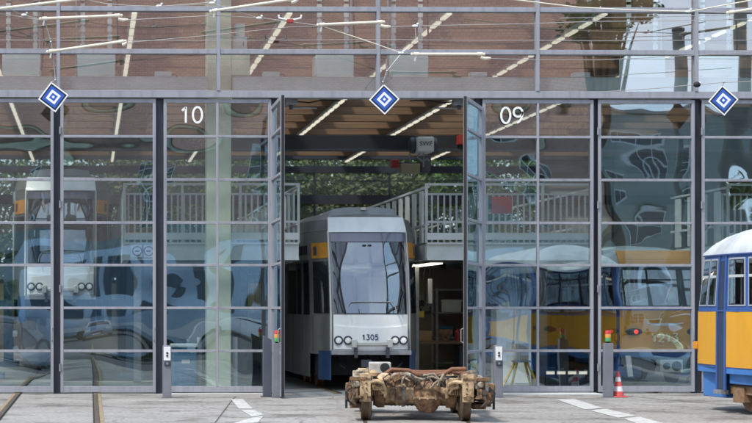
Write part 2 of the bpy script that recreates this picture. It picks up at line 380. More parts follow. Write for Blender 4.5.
# lower zone: fixed glazed panels, gate leaves
BARS = [5.50, 4.89, 4.07, 3.25, 2.445, 1.63, .815, .075]
def leaf(name, p0, ang, width, nmull, swap=False, post=True, z0=.03, z1=5.60, lab=None):
    """framed leaf with bars; local x along the leaf, hinge at p0"""
    o = MB()
    st = .058
    o.box(0, st, -.04, .03, z0, z1); o.box(width-st, width, -.04, .03, z0, z1)
    o.box(st, width-st, -.037, .027, z1-.07, z1); o.box(st, width-st, -.037, .027, z0, z0+.11)
    for z in BARS[1:-1]: o.box(st, width-st, -.036, .026, z-.024, z+.024)
    cuts = [0] + [width*(k+1)/(nmull+1) for k in range(nmull)] + [width]
    for c in cuts[1:-1]: o.box(c-.022, c+.022, -.042, .024, z0+.105, z1-.065)
    fr = o.build(name, M_alu, depot, bevel=.004)
    fr.location = Vector(p0) - depot.location; fr.rotation_euler = (0, 0, ang)
    if lab: fr['label'] = lab
    gz = MB()
    zz = [z1-.05] + BARS[1:-1] + [z0+.09]
    for c0, c1 in zip(cuts, cuts[1:]):
        for a, b2 in zip(zz[1:], zz[:-1]):
            pane(gz, (c0+.02, -.002, a+.01), (c1-c0-.04, 0, 0), (0, 0, b2-a-.02), random.choice((-1,1))*random.uniform(.0014,.0040), 12, 12, (rp(.005), rp(.004)))
    gz.build('glazing', M_glass, fr)
    # black rubber gasket strip at both meeting edges
    if name == 'gate_leaf':
        for z in (.5, 2.0, 3.6, 5.0):
            k = MB(); k.cyl((-.006,-.055,z-.07),(-.006,-.055,z+.07),.018,n=10); k.box(.0,.05,-.046,-.0405,z-.06,z+.06); k.build('hinge', M_galv, fr)
        k = MB(); k.tube([(width-.03,-.045,1.0),(width-.03,-.085,1.02),(width-.03,-.085,1.24),(width-.03,-.045,1.26)], .010); k.build('handle', M_galv, fr)
    gs = MB(); gs.box(-.014, -.001, -.03, .02, z0, z1); gs.box(width+.001, width+.014, -.03, .02, z0, z1)
    gs.build('gasket', M_rub, fr)
    return fr
OPEN_TOP = 5.46
def fixed(px0, px1, number, numpx):
    x0, x1 = PX(px0, FY), PX(px1, FY)
    f = leaf('glazed_panel', (x0, FY, 0), 0, x1-x0, 1)
    if number:
        digits('gate_number', number, .30, mat('white lettering', (.85,.85,.82), .5), f, (PX(numpx, FY)-x0, -.052, PZ(123.3, FY)), .13, .78)
    return f
fixed(163.5, 271, '10', 191); fixed(482, 593, '09', 511); fixed(803.5, 910, None, 0); fixed(-156, -50, None, 0)
leaf('gate_leaf', (PX(60.5,FY), FY, 0), 0, PX(155.8,FY)-PX(60.5,FY), 0)
leaf('gate_leaf', (PX(-42,FY), FY, 0), 0, PX(53.7,FY)-PX(-42,FY), 0)
leaf('gate_leaf', (PX(597.5,FY), FY, 0), 0, PX(694,FY)-PX(597.5,FY), 0)
leaf('gate_leaf', (PX(701,FY), FY, 0), 0, PX(797,FY)-PX(701,FY), 0)
lw_ = 1.80
hl = Vector((PX(272.5,FY), FY-.02, 0)); hr = Vector((PX(481,FY), FY-.02, 0))
fl = Vector((PX(283,28.35), 28.35, 0)); frr = Vector((PX(465.5,28.45), 28.45, 0))
dl = fl-hl; dr = frr-hr
leaf('gate_leaf', hl, math.atan2(dl.y, dl.x), dl.length, 0, z1=OPEN_TOP, lab='gate leaf swung outward on the left side of the open gate')
leaf('gate_leaf', hr, math.atan2(dr.y, dr.x), dr.length, 0, z1=OPEN_TOP, lab='gate leaf swung outward on the right side of the open gate')
# dark steel posts behind the leaf joints
for px in (57.1, 159.6, 595.2, 697.5, -46, 800, 273.5, 479.5):
    x = PX(px, FY); MB().box(x-.065, x+.065, FY+.04, FY+.20, 0, 5.63).build('gate_post', M_dark, depot, wl=True)
# header beam behind the glass with gate drives
xc_ = [HX0] + [q for px in (218, 858) for q in (PX(px, 30.75)-.24, PX(px, 30.75)+.24)] + [HX1]
for a, c in zip(xc_[::2], xc_[1::2]): MB().box(a, c, FY+.10, FY+.42, 5.66, 6.05).build('header_beam', mat('grey green header steel', (.40,.46,.46), .55, .1, (.30,.36,.36), 1.0), depot, wl=True)
# roof: timber deck and glulam beams, side walls, rear wall
M_wood = mat('warm glulam timber', (.27, .155, .085), .6, 0, (.17, .095, .055), 1.2, stretch=(.4, 6, 9))
M_deck = mat('brown timber deck', (.23, .145, .105), .7, 0, (.17, .105, .08), 1.4, stretch=(.5, 7, 1))
SKY = [(-8.6,-6.4), (-4.4,-2.8), (-1.6,.5), (1.5,3.4), (4.4,6.5), (7.5,9.5), (10.6,12.6), (14,16), (17,19)]  # unseen roof openings, added to let fill daylight into the hall
xr = HX0
for a, c in SKY + [(HX1, HX1)]:
    MB().box(xr, a, FY+2.6, HY1, 8.02, 8.12).build('roof_deck', M_deck, depot, wl=True)
    MB().box(xr, a, FY+2.6, HY1, 8.13, 8.5).build('roof_slab', M_galv, depot, wl=True)
    if c > a: pane(MB(), (a-.02, FY+2.62, 8.51), (c-a+.04, 0, 0), (0, HY1-FY-2.62, 0), .05, 4, 4).build('fill_skylight', M_wallglass, depot, wl=True)
    xr = c
for a, c in zip(MUL, MUL[1:]):  # glazed roof strip added to daylight boxes, column and tram fronts
    pane(MB(), (a+.03, FY+.12, 8.51), (c-a-.06, 0, 0), (0, 2.5, 0), .02, 4, 4).build('fill_skylight', M_wallglass, depot, wl=True)
    MB().box(a-.03, a+.03, FY+.12, FY+2.62, 8.45, 8.55).build('rafter', M_alu, depot, wl=True)
yb = FY + 1.0
while yb < HY1 - .4:
    MB().box(HX0, HX1, yb, yb+.22, 7.50, 8.019).build('roof_beam', M_wood, depot, wl=True)
    yb += 1.85
M_wall = mat('brown grey hall wall', (.30, .27, .23), .8, 0, (.24, .21, .18), .8)
MB().box(HX0-.3, HX0, FY+.1, HY1, 0, 8.5).build('side_wall', M_wall, depot, wl=True)
MB().box(HX1, HX1+.3, FY+.1, HY1, 0, 8.5).build('side_wall', M_wall, depot, wl=True)
MB().box(HX0, HX1, HY1, HY1+.25, 0, 2.6).build('rear_wall', M_wall, depot, wl=True)
MB().box(HX0, HX1, HY1, HY1+.25, 7.48, 8.5).build('rear_wall', M_dark, depot, wl=True)
for z0, z1 in ((2.6, 2.75), (5.72, 6.08), (6.95, 7.22)):
    MB().box(HX0, HX1, HY1+.0, HY1+.2, z0, z1).build('rear_beam', M_dark, depot, wl=True)
MB().box(HX0, HX1, HY1+.05, HY1+.1, 6.62, 6.66).build('rear_transom', M_dark, depot, wl=True)
x = HX0 + 1.2
while x < HX1:
    MB().box(x-.03, x+.03, HY1+.02, HY1+.12, 2.75, 7.48).build('rear_mullion', M_dark, depot, wl=True)
    x += 2.95
MB().box(17.8, HX1, HY1+.21, HY1+.3, 2.6, 7.48).build('rear_wall', mat('pale rear wall', (.46,.48,.45), .8, 0, (.40,.42,.39), 1), depot, wl=True)
for k in range(5):
    xa = HX0 + (17.8-HX0)*k/5; xb_ = HX0 + (17.8-HX0)*(k+1)/5
    pane(MB(), (xa, HY1+.15, 2.6), (xb_-xa, 0, 0), (0, 0, 4.9), 0, 2, 2).build('rear_window', M_rearglass, depot, wl=True)
# pale concrete columns behind the facade
for px in (218, 858):
    x = PX(px, 30.75)
    c = MB().box(x-.235, x+.235, 30.5, 30.97, 0, 7.99).build('column', M_conc, depot, wl=True, bevel=.015)
    MB().box(x+.236, x+.60, 30.52, 30.95, 6.14, 6.62).build('corbel', M_conc, c, wl=True)

# ceiling lights
def ceiling_light(X, label):
    t_ = thing('ceiling_light', label, 'strip light', (X, 45.5, 7.30), group='strip lights under the timber roof')
    hs = MB(); hs.box(X-.09, X+.09, 30.5, 61.3, 7.36, 7.42); hs.build('housing', M_galv, t_, wl=True)
    y = 30.5
    while y < 61:
        MB().box(X-.048, X+.048, y, y+.62, 7.32, 7.359).build('tube', M_lamp, t_, wl=True); y += .92
    hg = MB()
    for yy in (31.1, 36.65, 42.2, 47.75, 53.3, 58.85): hg.cyl((X, yy+.11, 7.42), (X, yy+.11, 7.5), .012, n=6)
    hg.build('hanger', M_galv, t_, wl=True)
for X, lab in ((.86, 'lit strip light running back above the track of the left gate'), (3.87, 'lit strip light left of the pair seen at the top of the open gate'),
               (6.97, 'lit strip light crossing the top right corner of the open gate'), (10.0, 'lit strip light above the 09 panel'),
               (-2.2, 'lit strip light farthest left under the depot roof'), (13.1, 'lit strip light farthest right under the depot roof')):
    ceiling_light(X, lab)

# air curtain units hung above each gate
M_vent = mat('white outlet slat', (.78, .80, .76), .5)
def air_curtain(X, label):
    t_ = thing('air_curtain', label, 'air curtain', (X, 31.0, 6.12), group='air curtain units above the gates')
    MB().box(X-.37, X+.37, 30.72, 31.25, 6.17, 6.58).build('casing', M_teal, t_, wl=True, bevel=.02)
    MB().box(X-.36, X+.36, 30.70, 31.2, 6.12, 6.168).build('outlet', M_vent, t_, wl=True)
    for s in (-1, 1):
        h = MB(); z = 6.58
        hx = X + s*.265
        h.box(hx-.028, hx+.028, 31.0, 31.01, 6.55, 8.0)
        while z < 7.98:                      # white links with dark slots between them
            h.box(hx-.045, hx+.045, 30.965, 30.999, z, z+.10); z += .155
        h.build('hanger', M_white, t_, wl=True)
    cb = MB(); cb.tube([(X+.40, 31.0, 7.98), (X+.42, 31.0, 7.1), (X+.43, 31, 6.8), (X+.40, 31, 6.5), (X+.38, 31, 6.3)], .018); cb.build('supply_cable', M_rub, t_, wl=True)
for i, gname in enumerate(('left gate', 'open middle gate', 'right gate')):
    for s, sn in ((-1, 'left'), (1, 'right')):
        air_curtain(GC[i] + .02 + s*.73, 'teal grey air curtain box on white perforated hangers, %s one above the %s' % (sn, gname))
    for s, sn in ((-1, 'left'), (1, 'right')):
        x = GC[i] + s*.36
        tag(MB().cyl((x, 30.9, 6.05), (x, 30.9, 8.02), .022, n=10).build('hanging_pole', M_galv), 'thin grey pole beside the air curtain box, %s one above the %s' % (sn, gname), 'pole', 'thin poles above the gates')

# junction boxes beside the column
jb = thing('junction_box', 'pale grey green switch box above the concrete corbel', 'switch box', (PX(240,30.6), 30.72, 6.63))
x = PX(240, 30.6)
MB().box(x-.14, x+.14, 30.6, 30.85, 6.63, 6.90).build('cabinet', M_beam, jb, wl=True, bevel=.01)
MB().box(x-.09, x+.10, 30.64, 30.82, 6.902, 7.16).build('upper_cabinet', M_beam, jb, wl=True, bevel=.01)
MB().box(x+.06, x+.07, 30.592, 30.60, 6.72, 6.8).build('handle', M_black, jb, wl=True)

# ------------------------------------------------------------------ maintenance galleries
def gallery(x0, x1, label, y1=58.0, right=True):
    t_ = thing('maintenance_gallery', label, 'work platform', ((x0+x1)/2, 31.4, 0), group='work platforms between the tracks')
    y0 = 31.4
    MB().box(x0+.14, x1-.14, y0+.12, y1, 2.86, 2.94).build('deck', M_galv, t_, wl=True)
    fb = MB(); fb.box(x0, x1, y0, y0+.02, 2.62, 2.90); fb.box(x0, x1, y0-.05, y0+.12, 2.90, 2.935); fb.box(x0, x1, y0-.05, y0+.12, 2.585, 2.62); fb.build('front_beam', M_beam, t_, wl=True)
    for xs in (x0+.06, x1-.06): MB().box(xs-.06, xs+.06, y0+.125, y1, 2.60, 2.90).build('edge_beam', M_beam, t_, wl=True)
    MB().box(x0, x1, y0-.02, y0, 2.99, 3.13).build('toe_board', M_beam, t_, wl=True)
    rl = MB()
    for z in (3.35, 4.10): rl.box(x0, x1, y0+.02, y0+.06, z-.022, z+.022)
    xx = x0
    n_ = max(2, round((x1-x0)/1.16))
    for k in range(n_+1):
        xx = x0 + (x1-x0)*k/n_; rl.box(xx-.025, xx+.025, y0+.015, y0+.065, 2.936, 4.12)
    rl.build('front_railing', M_rail, t_, wl=True)
    br = MB(); xx = x0+.1
    while xx < x1-.05:
        br.box(xx-.018, xx+.018, y0+.55, y0+.575, 2.95, 3.92); xx += .125
    br.box(x0, x1, y0+.54, y0+.59, 3.92, 3.96); br.build('bar_screen', M_rail, t_, wl=True)
    for xs in (x0+.03, x1-.03):
        sr = MB(); yy = y0+.5
        while yy < y1 and (right or xs < x1-.1):
            sr.box(xs-.02, xs+.02, yy, yy+.28, 2.95, 4.0); yy += .72
        for z in (4.05, 3.3): sr.box(xs-.025, xs+.025, y0, y1, z-.02, z+.02)
        sr.build('side_railing', M_rail, t_, wl=True)
    for yy in [q for q in (34.2, 39, 44, 49, 54, 57.5) if q < y1]:
        for xs in (x0+.35, x1-.35): MB().box(xs-.08, xs+.08, yy, yy+.16, 0, 2.86).build('leg', M_galv, t_, wl=True)
    return t_
gl_ = gallery(.68, 4.16, 'grey railed work platform between the left gate and the open gate')
gr2_ = gallery(12.78, 16.3, 'grey railed work platform right of the orange tram', 34.6)
gr_ = gallery(6.72, 10.22, 'grey railed work platform behind the 09 panel, right of the silver tram', right=False)
# round restriction signs on the left platform's beam
M_red = mat('red enamel', (.36, .035, .03), .5)
M_blk = mat('black print', (.015,.015,.015), .5)
for i, (px, txt) in enumerate(((137.2, '300kg'), (148.6, '2.0m'))):
    x = PX(px, 31.32); z = 2.76
    t_ = thing('round_sign', ('round white sign with dark red rim on the platform beam, ' + ('left of the pair', 'right of the pair')[i]), 'sign', (x, 31.33, z), group='round signs on the platform beam')
    MB().box(x-.125, x+.125, 31.318, 31.325, z-.125, z+.125).build('plate', M_white, t_, wl=True)
    k = MB(); k.lathe((x, 31.317, z), (0,-1,0), [(.10,0),(.10,.003)], 28); k.build('rim', mat('dark red rim', (.16,.04,.045), .5), t_, wl=True)
    k = MB(); k.lathe((x, 31.313, z), (0,-1,0), [(.078,0),(.078,.002)], 28); k.build('face', M_white, t_, wl=True)
    MB().box(x-.045, x+.045, 31.307, 31.31, z-.012, z+.012).build('print', M_blk, t_, wl=True)

# red board on the right platform, small boxes on the header, gate operators
t_ = thing('red_board', 'red rectangular board hung on the platform railing behind the 09 panel', 'board', (PX(502, 31.35), 31.37, PZ(205, 31.35)))
MB().box(-.20,.20,-.012,.012,-.17,.17).build('panel', M_red, t_, bevel=.004)
for s in (-1,1): MB().tube([(s*.15,.0,.165),(s*.15,.03,.25),(s*.15,.06,.28)], .008, 6).build('hook', M_galv, t_)
for px, lab in ((163, 'left of the concrete column'), (271, 'right of the concrete column'), (478, 'above the 09 panel'), (581, 'right end above the 09 panel')):
    t_ = thing('relay_box', 'small flat pale box on the header beam ' + lab, 'switch box', (PX(px, 30.2), 30.22, 6.052), group='flat pale boxes on the header beam')
    MB().box(-.16,.16,-.08,.10,0,.10).build('casing', M_beam, t_, bevel=.01); MB().tube([(.16,0,.05),(.24,0,.06),(.30,.05,.0)], .012, 6).build('cable', M_rub, t_)
for px, sg, lab in ((291, 1, 'left'), (459, -1, 'right')):
    t_ = thing('gate_operator', 'gate drive with folded arm under the header, %s end of the open gate' % lab, 'gate drive', (PX(px, 30.3), 30.3, 5.55), group='gate drives under the header')
    MB().box(-.12,.12,-.09,.09,-.02,.105).build('motor', M_galv, t_, bevel=.015)
    MB().cyl((0,0,-.10),(0,0,-.02),.035,n=12).build('shaft', M_dark, t_)
    MB().tube([(0,0,-.075),(sg*.28,-.05,-.075),(sg*.5,.05,-.07)], .016, 6).build('arm', M_galv, t_)
    MB().tube([(sg*.12,0,.05),(sg*.35,0,.03),(sg*.6,0,.08),(sg*.95,0,.07)], .014, 6).build('cable', M_rub, t_)

# ------------------------------------------------------------------ overhead crane
crane = thing('overhead_crane', 'dark overhead travelling crane girder spanning the hall behind the open gate', 'crane', (6, 42, 5.9))
MB().box(HX0+.5, HX1-.5, 42, 42.35, 5.88, 6.24).build('girder', mat('dark grey girder', (.03,.032,.038), .5, .1), crane, wl=True)
MB().box(HX0+.5, HX1-.5, 41.94, 42.41, 5.84, 5.879).build('lower_flange', M_dark, crane, wl=True)
for px in (459,):
    MB().box(PX(458,41.8), PX(463,41.8), 41.6, 41.99, 5.98, 6.22).build('end_stop', M_red, crane, wl=True)
hx = PX(423.5, 41.5)
hoist = thing('chain_hoist', 'pale grey hoist block hanging under the crane girder', 'hoist', (hx, 41.5, 5.95))
MB().box(hx-.22, hx+.22, 41.2, 41.9, 5.72, 6.12).build('motor_casing', mat('pale grey casing', (.72,.72,.70), .45), hoist, wl=True, bevel=.03)
for s in (-1, 1):
    k = MB(); k.lathe((hx+s*.221, 41.55, 5.92), (s,0,0), [(.2,0),(.22,.04),(.2,.12),(.1,.16)], 16); k.build('end_drum', M_dark, hoist, wl=True)
text('lettering', 'SWF', .17, M_blk, hoist, (0, -.305, -.02))
MB().tube([(hx-.1,41.5,5.72),(hx-.16,41.5,5.6),(hx-.02,41.5,5.5),(hx+.1,41.5,5.58),(hx+.14,41.5,5.5)], .03).build('cable_loop', M_galv, hoist, wl=True)
MB().cyl((hx,41.5,5.72),(hx,41.5,5.35),.02).build('chain', M_galv, hoist, wl=True)
h2 = thing('hook_block', 'tan hoist trolley with red end block hanging left of the grey hoist', 'hoist', (PX(409,43), 43, 5.4))
xx = PX(410, 43)
MB().box(xx-.28, xx+.24, 42.8, 43.2, 5.30, 5.56).build('casing', mat('tan casing', (.42,.36,.24), .6), h2, wl=True, bevel=.02)
MB().box(xx-.52, xx-.32, 42.85, 43.15, 5.45, 5.68).build('end_block', M_red, h2, wl=True, bevel=.03)
MB().box(xx+.26, xx+.55, 42.85, 43.15, 5.32, 5.8).build('gear_case', M_dark, h2, wl=True, bevel=.03)
MB().cyl((xx,43,5.56),(xx,43,5.84),.03).build('suspension', M_galv, h2, wl=True)
MB().box(xx-.32, xx+.3, 42.95, 43.05, 5.565, 5.60).build('yoke', M_dark, h2, wl=True)

# ------------------------------------------------------------------ modern silver trams
M_silver = mat('silver grey tram paint', (.22, .22, .21), .35, .25, (.165, .16, .145), 1.3, coat=.3, bump=.03, stretch=(1, 1, .4))
M_twhite = mat('white tram front', (.80, .82, .81), .35, 0, (.68, .70, .69), 2.2, coat=.4, lo=.45, hi=.75, stretch=(1.5, 1, .45))
M_tglass = mat('dark tram window', (.012, .014, .018), .04, 0, spec=.9)
M_wsglass = glass_mat('windscreen glass', (.18, .18, .20), .21, .7)
M_tblue = mat('tram skirt blue', (.03, .075, .18), .45, 0, (.025, .055, .13), 5)
M_amber = mat('amber destination film', (.62, .27, .02), .5, 0, (.5, .2, .02), 12)
M_grey = mat('roof grey', (.33, .37, .39), .5, 0, (.27, .3, .32), 2)
M_lens = mat('headlamp glass', (.86, .87, .84), .15)
M_chrome = mat('light metal bar', (.6, .6, .56), .35, .4)
M_gold = mat('pale gold number', (.95, .86, .50), .5)
def modern_tram(label, loc, number):
    T = thing('modern_tram', label, 'tram', loc, group='silver trams in the hall')
    LEN = 20.0
    half = [(.00,-.02),(.30,-.005),(.58,.03),(.77,.09),(.90,.34),(1.03,.75),(1.12,1.5),(1.15,2.4),(1.15,LEN)]
    lean_t = [(0,0),(1.52,0),(2.4,.17),(3.16,.42),(3.46,.66),(3.6,.95)]
    def lean(z):
        for (a, p), (b2, q) in zip(lean_t, lean_t[1:]):
            if z <= b2: return p + (q-p)*(z-a)/(b2-a)
        return lean_t[-1][1]
    def ring(z, inset=0):
        out = []
        k = max(0, 1)
        for x, y in half:
            yy = y + lean(z)*max(0, 1-y/2.6)
            out.append((x, yy))
        pts = [(max(x-inset, 0) if x > .1 else 0, y + (inset if i < 6 else 0)) for i, (x, y) in enumerate(out)]
        right = [(x, y, z) for x, y in pts]
        left = [(-x, y, z) for x, y in reversed(pts[1:])]
        return right + left
    b = MB(); b.loft([ring(.72), ring(1.52), ring(2.4), ring(3.16)]); b.build('body', M_silver, T, angle=25)
    b = MB(); b.loft([ring(3.165, .005), ring(3.40, .05), ring(3.52, .2), ring(3.56, .4)]); b.build('roof', mat('dark grey roof', (.16,.155,.15), .55, 0, (.12,.115,.11), 2), T, angle=25)
    def fy(x, z):
        ax = abs(x)
        for (xa, ya), (xb, yb2) in zip(half, half[1:]):
            if ax <= xb: y = ya + (yb2-ya)*(ax-xa)/(xb-xa); break
        return y + lean(z)*max(0, 1-y/2.6)
    def front(mb, xa, xb, z0, z1, off, nu=14, nv=8, th=None):
        def fn(u, v):
            z = z0 + (z1-z0)*v
            a = xa(v) if callable(xa) else xa; c = xb(v) if callable(xb) else xb
            x = a + (c-a)*u
            return (x, fy(x, z)-off, z)
        return mb.slab(fn, nu, nv, (0, (th or off)+.004, 0))
    front(MB(), -.785, .785, .80, 1.50, .012).build('front_panel', M_twhite, T)
    def scoop(mb):
        def fn(u, v):
            x = -.72 + 1.44*u; zt = 1.29 + .0*u - .045*(1-(2*u-1)**2); z = .83 + (zt-.83)*v
            return (x, fy(x, z)-.035, z)
        return mb.slab(fn, 16, 4, (0, .03, 0))
    scoop(MB()).build('lamp_panel', M_twhite, T)
    front(MB(), -.79, .79, 1.515, 3.12, .010).build('windscreen_surround', M_tglass, T)
    def bell(s, k=1.0):
        pts = [(0,.50),(.2,.55),(.4,.59),(.6,.585),(.75,.53),(.87,.46),(1,.42)]
        def f(v):
            for (a, p), (c, q) in zip(pts, pts[1:]):
                if v <= c: return s*k*(p + (q-p)*(v-a)/(c-a))
            return s*k*pts[-1][1]
        return f
    front(MB(), bell(-1), bell(1), 1.53, 2.92, .026, 18, 14).build('windscreen', M_wsglass, T)
    for s in (-1, 1):
        f = bell(s, 1.015)
        tb = MB(); tb.tube([(f(v/14), fy(f(v/14), 1.53+1.39*v/14)-.03, 1.53+1.39*v/14) for v in range(15)], .018); tb.build('windscreen_seal', M_rub, T)
        wl_ = MB(); wl_.tube([(s*.56, fy(.56,1.56)-.05, 1.56), (s*.66, fy(.66,1.9)-.05, 1.95), (s*.60, fy(.6,2.3)-.045, 2.35), (s*.70, fy(.7,2.7)-.045, 2.75)], .012); wl_.build('wiper', M_rub, T)
        pil = MB(); pil.slab(lambda u, v: (s*(.765+.025*u), fy(.765+.025*u, .8+2.36*v)-.03, .8+2.36*v), 2, 10, (0, .03, 0)); pil.build('corner_trim', M_twhite, T)
    front(MB(), -.74, .74, 2.94, 3.11, .022).build('destination_window', mat('lilac grey display glass', (.10,.10,.14), .08, 0, spec=.9), T)
    front(MB(), lambda v: -.78+.03*v, lambda v: .78-.03*v, 3.13, 3.44, .028).build('front_header', M_twhite, T)
    for s in (-.30, .05): MB().ball((s*.3, fy(.05, 2.86)-.03, 2.86), .035, 10, (1.3,.4,.7)).build('sensor', M_rub, T)
    cap = MB(); pf = [(-.70,3.44),(-.68,3.50),(-.60,3.62),(-.3,3.655),(.3,3.655),(.60,3.62),(.68,3.50),(.70,3.44)]
    cap.yprism(pf, .95, 4.0); cap.build('roof_cap', M_grey, T, angle=20)
    MB().box(-.05,.05,.90,.955,3.6,3.65).build('roof_lamp', M_chrome, T)
    tb = MB(); tb.tube([(-.48, -.09, 1.53), (-.46, -.05, 1.66), (-.40, -.035, 1.75), (.40, -.035, 1.75), (.46, -.05, 1.66), (.48, -.09, 1.53)], .009); tb.build('grab_rail', M_galv, T)
    for hx_ in (-.64, -.46, .46, .63):
        h = MB(); yy = fy(hx_, 1)-.04
        h.lathe((hx_, yy+.01, 1.0), (0,-1,0), [(.088,0),(.088,.035),(.07,.038),(.068,.02)], 20); lp = h.build('headlight', M_dark, T)
        MB().lathe((hx_, yy-.006, 1.0), (0,-1,0), [(.066,0),(.055,.014),(.02,.02)], 20).build('lens', M_lens, lp)
    if number: digits('fleet_number', number, .10, mat('dark blue digits', (.03,.05,.12), .5), T, (-.03, -.062, 1.01), .17, .84, .05)
    cb = MB(); cb.box(-.37,.37,-.10,-.045,.90,.97); cb.box(-.40,-.30,-.13,-.02,.86,1.02); cb.box(.30,.40,-.13,-.02,.86,1.02); cb.build('coupling_bar', M_chrome, T, bevel=.01)
    for s in (-1, 1):
        k = MB(); k.box(s*.31-.03, s*.31+.03, -.09, -.03, .66, .86); k.build('latch', M_dark, T)
    MB().box(-.78,.78,-.03,.08,.72,.80).build('lower_edge', M_galv, T)
    # corner windows, orange side displays, side windows, skirts
    def side(mb, s, y0, y1, z0, z1, off, nv=4, nu=6):
        def xw(y):
            for (xa, ya), (xb, yb2) in zip(half[3:], half[4:]):
                if y <= yb2: return xa + (xb-xa)*(y-ya)/(yb2-ya)
            return half[-1][0]
        def fn(u, v):
            y = y0 + (y1-y0)*u; z = z0 + (z1-z0)*v
            return (s*(xw(y)+off), y + lean(z)*max(0, 1-y/2.6) - off*.5, z)
        return mb.slab(fn, nu, nv, (-s*(off+.006), .004, 0))
    for s in (-1, 1):
        side(MB(), s, .14, .70, 1.53, 2.56, .012).build('corner_window', M_tglass, T)
        ds = side(MB(), s, .11, .74, 2.62, 2.93, .016).build('side_display', M_amber, T)
        side(MB(), s, .50, .64, 2.68, 2.86, .02).build('label_plate', M_dark, ds)
        y = 1.0
        while y < LEN-1.4:
            side(MB(), s, y, y+1.25, 1.5, 2.6, .012, nu=4).build('side_window', M_tglass, T); y += 1.38
        side(MB(), s, .10, .50, .22, .79, .01).build('corner_skirt', M_tblue, T)
        for a in (.76, 1.6, 2.9, 4.2): side(MB(), s, a, a+.008, .76, 1.50, .004, 1, 4).build('panel_seam', M_rub, T)
        side(MB(), s, .12, 5.0, 1.30, 1.308, .004, 14, 1).build('panel_seam', M_rub, T)
        y = 1.0
        while y < LEN-1.4:
            side(MB(), s, y, y+1.9, .25, .74, .008, nu=3).build('side_skirt', M_silver, T); y += 2.0
        gr = MB(); 
        for k in range(7): side(gr, s, 1.15+k*.16, 1.24+k*.16, 2.72, 2.90, .012, 2, 1)
        gr.build('vent_grille', M_rub, T)
    MB().box(-.95,.95,.55,LEN-.3,.30,.72).build('underframe', M_black, T)
    for yy in (2.0, 3.8, 11, 12.8):
        for s in (-1, 1):
            k = MB(); k.lathe((s*.66, yy, .33), (s,0,0), [(.33,0),(.33,.03),(.30,.035),(.30,.13),(.12,.14)], 24); k.build('wheel', M_rust, T)
    k = MB(); k.cyl((-.1,.1,.55),(-.1,.7,.55),.07); k.box(-.2,.0,-.05,.12,.48,.62); k.build('coupler', M_dark, T)
    for pts in ([(-.62,.5,.68),(-.58,.1,.5),(-.5,.12,.45),(-.45,.4,.6)], [(.25,.5,.66),(.3,.05,.5),(.5,.02,.45),(.62,.1,.55),(.66,.5,.68)], [(.02,.5,.68),(.05,.1,.55),(.08,.45,.4)]):
        MB().tube(pts, .018).build('air_hose', M_rub, T)
    return T
tramA = modern_tram('silver tram with white front numbered 1305 standing in the open gate', (GC[1], 30.72, .0), '1305')
tramB = modern_tram('silver tram jacked up high behind the left glass gate', (GC[0]-.02, 34.5, 1.10), None)
# lifting jacks carrying the raised tram
M_jack = mat('light blue lifting jack', (.10, .22, .33), .45, 0, (.08,.18,.27), 3)
def jack(x, y, s, label):
    t_ = thing('lifting_jack', label, 'lifting jack', (x, y, 0), group='lifting jacks beside the raised tram')
    MB().box(-.28,.28,-.3,.3,0,.14).build('base', M_jack, t_, bevel=.01)
    MB().box(-.13,.13,-.15,.15,.14,3.0).build('mast', M_jack, t_, bevel=.01)
    MB().box(-.1,.1,-.12,.12,3.0,3.25).build('motor', M_dark, t_, bevel=.02)
    MB().box(min(0,-s*.62), max(0,-s*.62),-.12,.12,1.62,1.815).build('lifting_arm', M_jack, t_, bevel=.01)
for yy, wn in ((36.6, 'near'), (44.0, 'far')):
    for s, sn in ((-1, 'left'), (1, 'right')):
        jack(GC[0]-.02+s*1.62, yy, s, 'pale blue lifting jack, %s one on the %s side of the raised tram' % (wn, sn))

